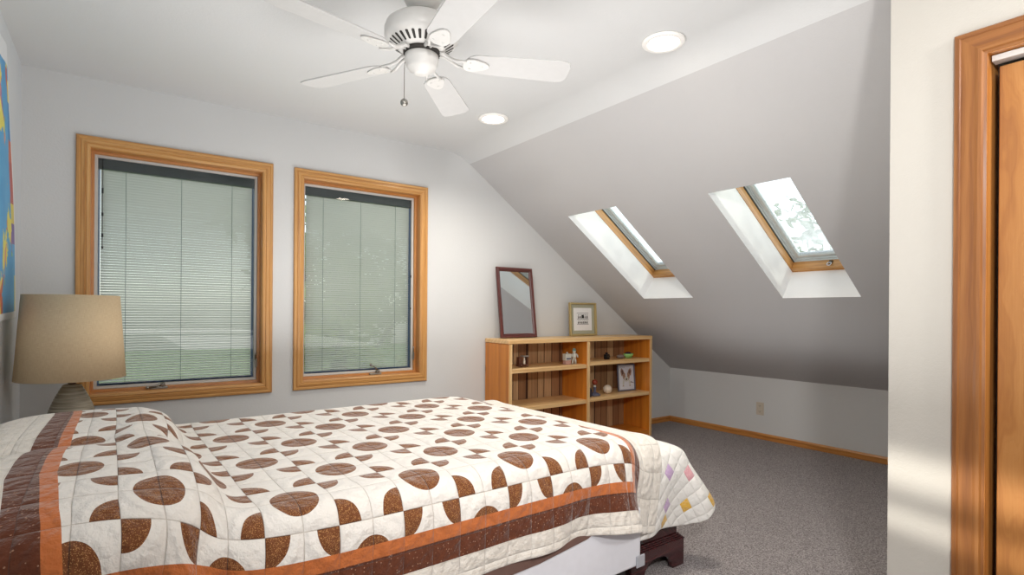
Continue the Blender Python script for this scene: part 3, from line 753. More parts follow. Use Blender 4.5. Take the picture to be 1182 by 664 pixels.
for k in range(3):
    a = 2 * math.pi * k / 3; mb.tube([(LX + .016 * math.cos(a), LY + .016 * math.sin(a), .934), (LX + .184 * math.cos(a), LY + .184 * math.sin(a), 1.18)], .002, 6)
obj('spider', mb, M['brass_dark'], sh_)

# ------------------------------------------------------------------ bed
BX0, BX1, BY0, BY1 = -.35, 1.735, 1.448, 2.90
bed = thing('bed', 'wide bed with white mattress and box spring under the brown circle quilt', 'bed', ((BX0 + BX1) / 2, (BY0 + BY1) / 2, 0))
def soft_box(x0, x1, y0, y1, z0, z1, plan_r, edge_r, name, mat):
    mb = MB(); bm = mb.bm; n = 8; corners = []
    def ring(ins, z):
        pts = []; rr = max(plan_r - ins, .004)
        for cx_, cy_, a0 in ((x1 - plan_r, y1 - plan_r, 0), (x0 + plan_r, y1 - plan_r, 90), (x0 + plan_r, y0 + plan_r, 180), (x1 - plan_r, y0 + plan_r, 270)):
            for k in range(n + 1):
                a = R(a0 + 90 * k / n); pts.append(bm.verts.new((cx_ + rr * math.cos(a), cy_ + rr * math.sin(a), z)))
        return pts
    rings = []
    for k in range(6): a = math.pi / 2 * k / 5; rings.append(ring(edge_r * (1 - math.sin(a)), z0 + edge_r * (1 - math.cos(a))))
    for k in range(6): a = math.pi / 2 * k / 5; rings.append(ring(edge_r * (1 - math.cos(a)), z1 - edge_r * (1 - math.sin(a))))
    for A, B in zip(rings, rings[1:]):
        for k in range(len(A)): f = bm.faces.new((A[k], A[(k + 1) % len(A)], B[(k + 1) % len(A)], B[k])); f.smooth = True
    bm.faces.new(rings[0][::-1]); bm.faces.new(rings[-1])
    return mb
obj('mattress', soft_box(BX0, BX1, BY0, BY1, .392, .645, .12, .055, 'mattress', 0), M['mattress'], bed)
obj('box_spring', soft_box(BX0 + .01, BX1 - .035, BY0 - .012, BY1 + .005, .160, .390, .03, .012, 'box', 0), M['sheet'], bed)
# fitted blanket band between mattress and box spring
mb = MB()
bm_ = Matrix((Vector((1, 0, 0)), Vector((0, 0, 1)), Vector((0, -1, 0)))).transposed().to_4x4(); bm_.translation = (0, BY0 - .0125, 0)
mb.prism([(.0, .300), (.7, .300), (1.15, .318), (1.38, .345), (1.45, .372), (1.45, .3895), (.0, .3895)], .006, bm_)
obj('blanket_edge', mb, M['brownsheet'], bed)
mb = MB(); mb.box(BX1 - .080, BX1 - .030, BY0 - .018, BY0 - .0125, .157, .205, .004)
obj('corner_guard', mb, M['protector'], bed)
obj('bed_rail', MB().box(BX0 + .02, BX1 - .09, BY0 + .03, BY1 - .03, .115, .1595, .003), M['black'], bed)
for x in (BX0 + .10, 1.52):
    for y in (BY0 + .08, BY1 - .08): obj('leg', MB().box(x - .025, x + .025, y - .025, y + .025, 0, .1145, .003), M['cherry'], bed)
HB = obj('headboard', MB().box(BX0 - .028, BX0 - .002, 1.56, 2.72, .30, .69, .006), M['cherry'], bed)

bed.rotation_euler.z = R(1.6)
# ------------------------------------------------------------------ chest at the foot of the bed
CX0, CX1, CY0, CY1 = 1.795, 2.155, 1.593, 2.82
chest = thing('blanket_chest', 'dark cherry wood chest on bracket feet at the foot of the bed', 'chest', ((CX0 + CX1) / 2, (CY0 + CY1) / 2, 0))
def plinth(p0, p1, n, L):
    # board with an arched cut-out between two bracket feet
    d = (Vector(p1) - Vector(p0)); d.normalize()
    foot = .085 if L < .5 else .14
    pts = [(0, 0), (foot - .005, 0)]
    ar = .062; run = .085 if L < .5 else .14
    for k in range(9):
        a = math.pi / 2 * k / 8; pts.append((foot + run - run * math.cos(a), ar * math.sin(a) + .012))
    for k in range(9):
        a = math.pi / 2 * k / 8; pts.append((L - foot - run + run * math.sin(a), ar * math.cos(a) + .012))
    pts += [(L - foot + .005, 0), (L, 0), (L, .118), (0, .118)]
    # drop duplicates
    q = []
    for p in pts:
        if not q or math.hypot(p[0] - q[-1][0], p[1] - q[-1][1]) > 1e-4: q.append(p)
    m = Matrix((d, Vector((0, 0, 1)), Vector(n))).transposed().to_4x4(); m.translation = Vector(p0)
    return MB().prism(q, .020, m)
obj('plinth_board', plinth((CX0, CY0 + .02, 0), (CX1, CY0 + .02, 0), (0, -1, 0), CX1 - CX0), M['cherry'], chest)
obj('plinth_board', plinth((CX0, CY1, 0), (CX1, CY1, 0), (0, -1, 0), CX1 - CX0), M['cherry'], chest)
obj('plinth_board', plinth((CX1 - .02, CY0 + .0205, 0), (CX1 - .02, CY1 - .0205, 0), (1, 0, 0), CY1 - CY0 - .041), M['cherry'], chest)
obj('plinth_board', plinth((CX0, CY0 + .0205, 0), (CX0, CY1 - .0205, 0), (1, 0, 0), CY1 - CY0 - .041), M['cherry'], chest)
mb = MB()
for k, (o_, z0, z1) in enumerate(((-.004, .1185, .125), (.002, .125, .131), (.008, .131, .137), (.014, .137, .144))):
    mb.box(CX0 + o_, CX1 - o_, CY0 + o_, CY1 - o_, z0, z1, .0025)
obj('base_moulding', mb, M['cherry'], chest)
obj('chest_body', MB().box(CX0 + .022, CX1 - .022, CY0 + .022, CY1 - .022, .1445, .500, .003, grain=1), M['cherry'], chest)
obj('lid', MB().box(CX0 + .006, CX1 - .006, CY0 + .006, CY1 - .006, .5005, .528, .006, grain=1), M['cherry'], chest)

# ------------------------------------------------------------------ draped quilts: position based cloth on a grid
def sd_box(P, x0, x1, y0, y1, ztop, plan_r, er):
    """rounded slab open downwards: distance and unit normal"""
    cx_, cy_ = (x0 + x1) / 2, (y0 + y1) / 2
    qx = np.abs(P[..., 0] - cx_) - ((x1 - x0) / 2 - plan_r); qy = np.abs(P[..., 1] - cy_) - ((y1 - y0) / 2 - plan_r)
    ox, oy = np.maximum(qx, 0), np.maximum(qy, 0); l = np.sqrt(ox * ox + oy * oy) + 1e-9
    d2 = l + np.minimum(np.maximum(qx, qy), 0) - plan_r
    sx, sy = np.sign(P[..., 0] - cx_), np.sign(P[..., 1] - cy_)
    inside = np.maximum(qx, qy) <= 0
    nx = np.where(inside, np.where(qx > qy, sx, 0), sx * ox / l); ny = np.where(inside, np.where(qx > qy, 0, sy), sy * oy / l)
    dz = P[..., 2] - ztop
    a, b = d2 + er, dz + er
    oa, ob = np.maximum(a, 0), np.maximum(b, 0); ll = np.sqrt(oa * oa + ob * ob) + 1e-9
    d = np.minimum(np.maximum(a, b), 0) + ll - er
    ins = np.maximum(a, b) <= 0
    wa = np.where(ins, (a > b) * 1.0, oa / ll); wb = np.where(ins, (a <= b) * 1.0, ob / ll)
    n = np.stack([nx * wa, ny * wa, wb], -1)
    return d, n
def sd_ell(P, c, r):
    c, r = np.array(c), np.array(r); p = (P - c) / r
    k = (np.abs(p) ** 3).sum(-1) ** (1 / 3) + 1e-9
    g = np.sign(p) * np.abs(p) ** 2 / r; n = g / (np.linalg.norm(g, axis=-1, keepdims=True) + 1e-9)
    return (k - 1) * r.min() * .9, n

def relax(P, S_a, hb, collide, steps, iters=14, damp=.94, bend=.5, pin=None):
    V = np.zeros_like(P); dt = 1 / 60
    S_a = np.asarray(S_a); ga = np.diff(S_a)[:, None, None]; hd = np.sqrt(ga ** 2 + hb ** 2)
    def dist(Q, A, B, L, k):
        d = Q[B] - Q[A]; l = np.linalg.norm(d, axis=-1, keepdims=True) + 1e-9
        c = d * ((l - L) / l) * (.5 * k); Q[A] += c; Q[B] -= c
    S = slice
    for st in range(steps):
        V *= damp; V[..., 2] -= 9.8 * dt
        Q = P + V * dt
        for it in range(iters):
            for o in (0, 1):
                n = (Q.shape[0] - o) // 2 * 2
                dist(Q, (S(o, o + n, 2), S(None)), (S(o + 1, o + n, 2), S(None)), ga[o:o + n:2], 1.0)
                m = (Q.shape[1] - o) // 2 * 2
                dist(Q, (S(None), S(o, o + m, 2)), (S(None), S(o + 1, o + m, 2)), hb, 1.0)
            for A, B in (((S(0, -1), S(0, -1)), (S(1, None), S(1, None))), ((S(0, -1), S(1, None)), (S(1, None), S(0, -1)))):
                d = Q[B] - Q[A]; l = np.linalg.norm(d, axis=-1, keepdims=True) + 1e-9; c = d * ((l - hd) / l) * .12
                Q[A] += c; Q[B] -= c
            for k, kk in ((2, .25 * bend), (5, .25 * bend)):
                for A, B, L in (((S(0, -k), S(None)), (S(k, None), S(None)), (S_a[k:] - S_a[:-k])[:, None, None]), ((S(None), S(0, -k)), (S(None), S(k, None)), hb * k)):
                    d = Q[B] - Q[A]; l = np.linalg.norm(d, axis=-1, keepdims=True) + 1e-9; c = d * (np.minimum(l - L, 0) / l) * kk * .5
                    Q[A] += c; Q[B] -= c
            if pin is not None: Q[pin, :2] = P[pin, :2] * .6 + Q[pin, :2] * .4
            collide(Q, P)
        V = (Q - P) / dt
        sp = np.linalg.norm(V, axis=-1, keepdims=True); V *= np.minimum(1, 2.5 / (sp + 1e-9))
        P = Q
    return P

def pusher(shapes, thick, mu=.6):
    def f(Q, P):
        for fn in shapes:
            d, n = fn(Q); pen = thick - d; hit = pen > 0
            if not hit.any(): continue
            Q[hit] += n[hit] * pen[hit][:, None]
            t_ = Q[hit] - P[hit]; nn = n[hit]; tt = t_ - nn * (t_ * nn).sum(-1, keepdims=True)
            Q[hit] -= tt * mu
        Q[..., 0] = np.maximum(Q[..., 0], XL + .05); Q[..., 2] = np.maximum(Q[..., 2], .02)
    return f

mat_sd = lambda Q: sd_box(Q, BX0, BX1, BY0, BY1, .645, .15, .06)
chest_sd = lambda Q: sd_box(Q, CX0, CX1, CY0, CY1, .528, .02, .012)
pil = [lambda Q: sd_ell(Q, (-.095, 1.81, .645), (.275, .40, .110)), lambda Q: sd_ell(Q, (-.095, 2.54, .645), (.275, .40, .108))]

def grid_cloth(name, A, B, P0, ha, hb, mat, loc, thick, rc=0.0):
    mb = MB(); bm = mb.bm; na, nb = P0.shape[:2]
    UA, UB = np.meshgrid(A, B, indexing='ij'); Q = P0.copy(); cut = np.zeros((na, nb), bool)
    if rc:                                                      # rounded near corner: outside points slide onto the arc
        ex, ey = UA - (A[-1] - rc), (B[0] + rc) - UB; rr_ = np.hypot(ex, ey)
        cut = (ex > 0) & (ey > 0) & (rr_ > rc)
        for i, j in zip(*np.nonzero(cut)):
            UA[i, j] = A[-1] - rc + ex[i, j] * rc / rr_[i, j]; UB[i, j] = B[0] + rc - ey[i, j] * rc / rr_[i, j]
            fi, fj = (UA[i, j] - A[0]) / ha, (UB[i, j] - B[0]) / hb
            i0, j0 = min(int(fi), na - 2), min(int(fj), nb - 2); x, y = fi - i0, fj - j0
            Q[i, j] = (P0[i0, j0] * (1 - x) * (1 - y) + P0[i0 + 1, j0] * x * (1 - y) + P0[i0, j0 + 1] * (1 - x) * y + P0[i0 + 1, j0 + 1] * x * y)
    vs = [[bm.verts.new(Q[i, j]) for j in range(nb)] for i in range(na)]
    for i in range(na - 1):
        for j in range(nb - 1):
            idx = ((i, j), (i + 1, j), (i + 1, j + 1), (i, j + 1))
            if all(cut[p] for p in idx): continue
            f = bm.faces.new([vs[p][q] for p, q in idx]); f.smooth = True
            for l, p in zip(f.loops, idx): l[mb.uv].uv = (UA[p], UB[p])
    for v in [v for v in bm.verts if not v.link_faces]: bm.verts.remove(v)
    bmesh.ops.remove_doubles(bm, verts=bm.verts, dist=.003)
    bm.normal_update()
    o = obj(name, mb, mat, None, loc)
    so_ = o.modifiers.new('thickness', 'SOLIDIFY'); so_.thickness = thick; so_.offset = 0
    ss = o.modifiers.new('soft', 'SUBSURF'); ss.levels = 1; ss.render_levels = 2
    return o

# patchwork quilt over the chest
ha = hb = .03
A = np.arange(1.775, 2.335, ha); B = np.arange(1.29, 3.06, hb)
P = np.zeros((len(A), len(B), 3)); P[..., 0] = A[:, None]; P[..., 1] = B[None, :]; P[..., 2] = .556 + rng.normal(0, .002, P.shape[:2])
Pp = relax(P, A, hb, pusher([chest_sd, mat_sd], .014), 90, bend=1.0)
grid_cloth('patchwork_quilt', A, B, Pp, ha, hb, M['patchwork'], (1.97, 2.2, .53), .012, .25)
tag(bpy.data.objects['patchwork_quilt'], 'white patchwork quilt with small pastel patches draped over the chest beyond the bed', 'quilt')

# brown circle quilt over mattress and pillows
ha = hb = .03
A = np.arange(-.482, 1.92, ha); B = np.arange(1.188, 3.125, hb)
P = np.zeros((len(A), len(B), 3))
xt = np.interp(A, [-.482, -.265, -.222, -.024, .174, .25, 3], [-.325, -.145, -.108, .055, .195, .25, 3])
zt_ = np.interp(A, [-.452, -.30, -.1, .0, .1, .2, .25, 3], [.80, .81, .81, .80, .76, .70, .685, .685])
P[..., 0] = xt[:, None]; P[..., 1] = B[None, :]; P[..., 2] = zt_[:, None] + rng.normal(0, .002, P.shape[:2])
pin = np.zeros(P.shape[:2], bool); pin[(A > .30) & (A < 1.5), :] = True; pin[:, (B < 1.60) | (B > 2.8)] = False; pin[np.ix_(A < -.14, (B > 1.40) & (B < 2.95))] = True
patch_top = lambda Q: sd_box(Q, 1.70, CX1 + .005, CY0 - .06, CY1, .605, .05, .03)
def pusher2(Q, P_):
    pusher([mat_sd] + pil + [patch_top], .012, .5)(Q, P_)
S_q = np.concatenate([[0], np.cumsum(np.where((A[:-1] > -.28) & (A[:-1] < .22), .86, 1.0) * ha)])   # eased in over the pillows
Pq = relax(P, S_q, hb, pusher2, 110, bend=.8, pin=pin)
grid_cloth('circle_quilt', A, B, Pq, ha, hb, M['quilt'], (.7, 2.15, .65), .014)
bpy.data.objects['circle_quilt'].rotation_euler.z = R(1.6)
tag(bpy.data.objects['circle_quilt'], 'white quilt with brown circles and an orange and brown border spread over the bed', 'quilt')

# ------------------------------------------------------------------ bookcase
KX0, KX1, KY0, KY1, KZ = 2.468, 4.150, 3.445, 3.780, .953
bc = thing('bookcase', 'low orange pine bookcase with two bays of shelves against the window wall', 'bookcase', ((KX0 + KX1) / 2, (KY0 + KY1) / 2, 0))
T = .030
obj('side_panel', MB().box(KX0, KX0 + T, KY0, KY1, 0, KZ - .0345, .003, grain=2), M['pine'], bc)
obj('side_panel', MB().box(KX1 - T, KX1, KY0, KY1, 0, KZ - .0345, .003, grain=2), M['pine'], bc)
obj('top', MB().box(KX0 - .004, KX1 + .004, KY0 - .006, KY1, KZ - .034, KZ, .004), M['pine_light'], bc)
KD = 3.317
obj('divider', MB().box(KD - .017, KD + .017, KY0 + .0005, KY1 - .012, .0605, KZ - .0345, .003, grain=2), M['pine'], bc)
for x0, x1 in ((KX0, KX0 + T), (KD - .017, KD + .017), (KX1 - T, KX1)): obj('front_edging', MB().box(x0, x1, KY0 - .004, KY0 - .0005, 0.0, KZ - .036, .001, grain=2), M['pine_light'], bc)
SH = {('L', 1): .722, ('L', 2): .416, ('R', 1): .740, ('R', 2): .424}
for (s_, k), z in SH.items():
    x0, x1 = (KX0 + T + .0005, KD - .0175) if s_ == 'L' else (KD + .0175, KX1 - T - .0005)
    obj('shelf', MB().box(x0, x1, KY0 + .001, KY1 - .0125, z - .034, z, .003), M['pine_light'], bc)
obj('bottom_shelf', MB().box(KX0 + T + .0005, KX1 - T - .0005, KY0 + .01, KY1 - .0125, .050, .060, .002), M['pine'], bc)
obj('kick_board', MB().box(KX0 + T + .0005, KX1 - T - .0005, KY0 + .003, KY0 + .02, 0, .0495, .002), M['pine'], bc)
mb = MB()                                                  # back boards: V runs across the width
xa, xb, za, zb = KX0 + T, KX1 - T, .05, KZ - .035
mb.quad([(xa, KY1 - .010, za), (xb, KY1 - .010, za), (xb, KY1 - .010, zb), (xa, KY1 - .010, zb)], 0, [(za, xa), (za, xb), (zb, xb), (zb, xa)])
mb.quad([(xa, KY1 - .001, za), (xb, KY1 - .001, za), (xb, KY1 - .001, zb), (xa, KY1 - .001, zb)], 0, [(za, xa), (za, xb), (zb, xb), (zb, xa)])
obj('back_panel', mb, M['boards'], bc)

# leaning frames: local frame basis helper
def lean_frame(name, label, cat, x0, x1, zb, ybase, ytop, h, fw, depth, mats, group=None, turn=0.0):
    """frame standing on zb with its foot at ybase and its head leaning back to ytop"""
    t = thing(name, label, cat, ((x0 + x1) / 2, ybase, zb), group)
    up = Vector((0, ytop - ybase, math.sqrt(max(h * h - (ytop - ybase) ** 2, .0001)))).normalized(); rt = Vector((1, turn, 0)).normalized()
    nf = rt.cross(up).normalized()                         # towards the viewer (-y)
    o = Vector((x0, ybase, zb + .002)) ; w = x1 - x0
    p3 = lambda x, z, d: o + rt * x + up * z + nf * d
    return t, p3, w
# mirror
t, p3, w = lean_frame('mirror', 'mirror in a dark reddish wooden frame leaning on the wall, on top of the bookcase', 'mirror', 2.545, 2.918, KZ, 3.672, 3.752, .595, .03, .02, None)
Hm = .595
obj('frame', MB().frame((0, w, 0, Hm), [(0, 0), (0, .014), (.004, .020), (.024, .017), (.032, .010), (.035, .006), (.035, 0)], p3).fix(), M['mahogany'], t)
obj('mirror_glass', MB().quad([p3(.022, .022, .005), p3(w - .022, .022, .005), p3(w - .022, Hm - .022, .005), p3(.022, Hm - .022, .005)]), M['mirror'], t)
obj('backing', MB().quad([p3(.004, .004, .0005), p3(w - .004, .004, .0005), p3(w - .004, Hm - .004, .0005), p3(.004, Hm - .004, .0005)]), M['toywood'], t)
# small framed print
t, p3, w = lean_frame('framed_print', 'small gilt framed black print with a grey mat standing on the bookcase', 'picture', 3.340, 3.672, KZ, 3.718, 3.735, .305, .02, .02, None)
Hp = .305
obj('frame', MB().frame((0, w, 0, Hp), [(0, 0), (0, .022), (.003, .026), (.014, .024), (.018, .016), (.018, 0)], p3).fix(), M['gilt'], t)
obj('mat_board', MB().quad([p3(.014, .014, .006), p3(w - .014, .014, .006), p3(w - .014, Hp - .014, .006), p3(.014, Hp - .014, .006)]), M['mat_board'], t)
mb = MB(); mb.quad([p3(.052, .048, .007), p3(w - .052, .048, .007), p3(w - .052, Hp - .048, .007), p3(.052, Hp - .048, .007)], 0)
rr = random.Random(3)
def blot(u, v, a, b, mi=1, d=.0078, n=9):
    vs = [mb.bm.verts.new(p3(u + a * math.cos(2 * math.pi * k / n) * rr.uniform(.75, 1.15), v + b * math.sin(2 * math.pi * k / n) * rr.uniform(.75, 1.15), d)) for k in range(n)]
    mb.bm.faces.new(vs).material_index = mi
def bar(u0, u1, v0, v1, mi=1, d=.0076): mb.quad([p3(u0, v0, d), p3(u1, v0, d), p3(u1, v1, d), p3(u0, v1, d)], mi)
cx0, cx1 = w * .30, w * .70
for v in (.105, .150, .208): bar(cx0 - .008, cx1 + .008, v, v + .0035)
for k in range(6):                                         # two rows of little black figures
    u = cx0 + (cx1 - cx0) * (k + .5) / 6
    blot(u, .122, .008, .011); blot(u + .004, .138, .004, .004); blot(u, .172, .009 if k % 2 else .006, .013); blot(u + .003, .192, .005, .006)
    bar(u - .006, u - .004, .107, .12); bar(u + .004, u + .006, .107, .12); bar(u - .005, u - .003, .153, .165); bar(u + .003, u + .005, .153, .165)
blot((cx0 + cx1) / 2, .180, .016, .018)
obj('print', mb, [M['paper'], M['ink']], t)
obj('backing', MB().quad([p3(.003, .003, .001), p3(w - .003, .003, .001), p3(w - .003, Hp - .003, .001), p3(.003, Hp - .003, .001)]), M['toywood'], t)

# framed dog portrait
t, p3, w = lean_frame('dog_portrait', 'grey framed portrait of a big eared dog standing on the middle right shelf', 'picture', 3.838, 4.062, SH[('R', 2)], 3.585, 3.605, .255, .02, .02, None, turn=-.05)
Hd = .255
obj('frame', MB().frame((0, w, 0, Hd), [(0, 0), (0, .012), (.002, .014), (.010, .013), (.012, .008), (.012, 0)], p3).fix(), M['slate_frame'], t)
mb = MB(); mb.quad([p3(.009, .009, .005), p3(w - .009, .009, .005), p3(w - .009, Hd - .009, .005), p3(.009, Hd - .009, .005)], 0)
def poly(pts, mi, d):
    mb.bm.faces.new([mb.bm.verts.new(p3(w / 2 + max(-.44, min(.44, x * 1.35)) * w, Hd * y, d)) for x, y in pts]).material_index = mi
poly([(-.20, .55), (-.24, .74), (-.20, .86), (-.12, .78), (-.05, .62)], 1, .0058); poly([(.20, .55), (.24, .72), (.19, .84), (.11, .77), (.05, .62)], 1, .0058)   # ears
poly([(-.17, .60), (-.20, .74), (-.18, .80), (-.13, .74), (-.10, .64)], 2, .0064); poly([(.17, .60), (.20, .72), (.175, .78), (.13, .73), (.10, .64)], 2, .0064)
poly([(-.17, .60), (-.14, .46), (-.07, .36), (.07, .36), (.14, .46), (.17, .60), (.10, .66), (-.10, .66)], 1, .0066)   # head
poly([(-.04, .68), (-.03, .50), (.03, .50), (.04, .68)], 0, .0070); poly([(-.09, .48), (0, .54), (.09, .48), (.08, .38), (0, .33), (-.08, .38)], 3, .0072)   # blaze, muzzle
poly([(-.05, .44), (0, .47), (.05, .44), (.02, .39), (-.02, .39)], 2, .0078)
for s_ in (-1, 1): poly([(s_ * .10, .57), (s_ * .13, .59), (s_ * .12, .55), (s_ * .09, .54)], 2, .0078)
poly([(-.15, .42), (-.17, .24), (-.14, .17), (-.11, .25), (-.09, .36)], 3, .006); poly([(.15, .42), (.18, .24), (.14, .17), (.11, .25), (.09, .36)], 3, .006)   # chest and paws
poly([(-.18, .17), (-.11, .17), (-.12, .20), (-.17, .20)], 1, .0062); poly([(.11, .17), (.19, .17), (.17, .20), (.12, .20)], 1, .0062); poly([(.17, .30), (.32, .27), (.31, .29), (.18, .34)], 2, .0062)
for k in range(2): mb.quad([p3(.03, Hd * (.90 - .04 * k), .0058), p3(w * (.75 - .3 * k), Hd * (.90 - .04 * k), .0058), p3(w * (.75 - .3 * k), Hd * (.908 - .04 * k), .0058), p3(.03, Hd * (.908 - .04 * k), .0058)], 4)
obj('print', mb, [M['print_pale'], M['tan'], M['tan_dark'], M['statue'], M['bluegrey']], t)
obj('backing', MB().quad([p3(.002, .002, .001), p3(w - .002, .002, .001), p3(w - .002, Hd - .002, .001), p3(.002, Hd - .002, .001)]), M['toywood'], t)

# shelf ornaments
z = SH[('L', 1)]
t = thing('toy_cart', 'small dark brown wooden toy with a pale top on the upper left shelf', 'ornament', (2.70, 3.58, z))
mb = MB().box(2.652, 2.748, 3.555, 3.605, z + .004, z + .022, .003)
for x in (2.655, 2.738): mb.box(x, x + .010, 3.56, 3.60, z + .022, z + .080, .002)
mb.box(2.665, 2.690, 3.565, 3.595, z + .022, z + .078, .003)
obj('body', mb, M['toywood'], t)
obj('pale_top', MB().box(2.694, 2.754, 3.556, 3.604, z + .0805, z + .091, .002), M['ash'], t)
obj('peg', MB().lathe([(.009, z + .0225), (.010, z + .05), (.005, z + .06), (.008, z + .07), (0, z + .078)], (2.714, 3.57, 0), 14), M['cream'], t)
for x in (2.672, 2.728): obj('wheel', MB().lathe([(0, -.004), (.012, -.004), (.012, .004), (0, .004)], (x, 3.549, z + .0125), 16, mat=Matrix.Rotation(R(90), 4, 'X')), M['toywood'], t)
t = thing('printed_tin', 'small white box with pink print beside the figurine on the upper left shelf', 'box', (3.150, 3.535, z))
obj('body', MB().box(3.119, 3.181, 3.515, 3.555, z, z + .036, .003), M['pink'], t)
obj('lid', MB().box(3.117, 3.183, 3.513, 3.557, z + .0362, z + .092, .003), M['statue'], t)
obj('label_band', MB().box(3.125, 3.175, 3.510, 3.5128, z + .044, z + .056, .0005), M['bluegrey'], t)
obj('knob', MB().ball((3.15, 3.535, z + .099), .008, sub=2), M['statue'], t)
t = thing('figurine', 'little white figurine with a teal hat standing on the upper left shelf', 'figurine', (3.228, 3.53, z))
mb = MB()
for s_ in (-1, 1): mb.tube([(3.228 + s_ * .018, 3.53, z), (3.228 + s_ * .016, 3.53, z + .025), (3.228 + s_ * .008, 3.53, z + .055)], [.010, .009, .010], 10)
mb.tube([(3.228, 3.53, z + .045), (3.228, 3.53, z + .065), (3.228, 3.53, z + .088), (3.228, 3.53, z + .096)], [.016, .020, .019, .009], 14)
for s_ in (-1, 1): mb.tube([(3.228 + s_ * .018, 3.53, z + .088), (3.228 + s_ * .034, 3.525, z + .074), (3.228 + s_ * .026, 3.512, z + .060)], [.008, .007, .006], 8)
mb.ball((3.228, 3.53, z + .107), .015, (1, 1, 1.1), sub=2)
obj('body', mb, M['statue'], t)
obj('hat', MB().lathe([(.018, z + .113), (.020, z + .116), (.014, z + .122), (.011, z + .136), (0, z + .139)], (3.228, 3.53, 0), 18), M['teal'], t)

z = SH[('R', 1)]
t = thing('toy_camera', 'tiny black camera shaped ornament on the upper right shelf', 'ornament', (3.672, 3.57, z))
obj('body', MB().box(3.646, 3.698, 3.556, 3.586, z, z + .046, .005, seg=2).box(3.660, 3.680, 3.560, 3.582, z + .046, z + .062, .003), M['black'], t)
obj('lens_barrel', MB().lathe([(.016, 0), (.016, .012), (.011, .013), (.010, .008), (0, .007)], (3.674, 3.556, z + .024), 20, mat=Matrix.Rotation(R(90), 4, 'X')), M['brass_dark'], t)
tag(obj('stone', MB().ball((3.858, 3.575, z + .017), .036, (1.25, .9, .5), sub=3, rough=.12), M['rock'], None, (3.858, 3.575, z)), 'small grey stone beside the green dish on the upper right shelf', 'stone')
t = thing('green_dish', 'mint green ceramic boat shaped dish on the upper right shelf', 'dish', (3.945, 3.555, z))
mb = MB(); prof_ = [(.020, 0), (.030, .002), (.046, .022), (.052, .042), (.047, .042), (.040, .022), (.0, .010)]
mb.lathe(prof_, (3.950, 3.56, z), 28, mat=Matrix.Diagonal((1.15, .7, 1, 1)))
obj('bowl', mb, M['green'], t)
obj('dark_filling', MB().ball((3.945, 3.56, z + .042), .030, (1.3, .8, .6), sub=2, rough=.1), M['navy'], t)

z = SH[('R', 2)]
tag(obj('dark_bottle', MB().lathe([(0, 0), (.032, 0), (.034, .01), (.034, .055), (.022, .075), (.012, .085), (.011, .125), (.014, .128), (.014, .135), (0, .136)], (3.405, 3.535, z), 24), M['navy'], None, (3.405, 3.535, z)), 'small dark bottle beside the divider on the middle right shelf', 'bottle')
t = thing('ball_ornament', 'ornament with a rust red ball on a blue grey stand, middle right shelf', 'ornament', (3.49, 3.54, z))
obj('stand', MB().lathe([(0, 0), (.050, 0), (.052, .010), (.034, .022), (.012, .030), (.012, .060), (.018, .074), (.0, .076)], (3.49, 3.54, z), 24), M['bluegrey'], t)
obj('post', MB().lathe([(.011, .0762), (.011, .094), (0, .0945)], (3.49, 3.54, z), 14), M['statue'], t)
obj('red_ball', MB().ball((3.49, 3.54, z + .119), .026, sub=3), M['rust'], t)
tag(obj('white_ball', MB().ball((3.672, 3.56, z + .040), .042, (1, 1, .97), sub=3), M['cream'], None, (3.672, 3.56, z)), 'round cream white ball left of the dog portrait on the middle right shelf', 'ball')

# ------------------------------------------------------------------ wall outlet
oy, oz = 2.770, .283
t = thing('wall_outlet', 'almond electrical outlet low on the knee wall', 'outlet', (XK, oy, oz))
obj('cover_plate', MB().box(XK - .006, XK - .0004, oy - .037, oy + .037, oz - .059, oz + .059, .003), M['outlet'], t)
for s_ in (-1, 1):
    rc = obj('receptacle', MB().box(XK - .0085, XK - .0062, oy - .017, oy + .017, oz + s_ * .026 - .014, oz + s_ * .026 + .014, .002), M['outlet'], t)
    mb = MB()
    for q in (-1, 1): mb.box(XK - .0092, XK - .0084, oy + q * .007 - .0014, oy + q * .007 + .0014, oz + s_ * .026 - .003, oz + s_ * .026 + .006, 0)
    mb.box(XK - .0092, XK - .0084, oy - .002, oy + .002, oz + s_ * .026 - .010, oz + s_ * .026 - .006, 0)
    obj('slots', mb, M['outlet_dark'], rc)

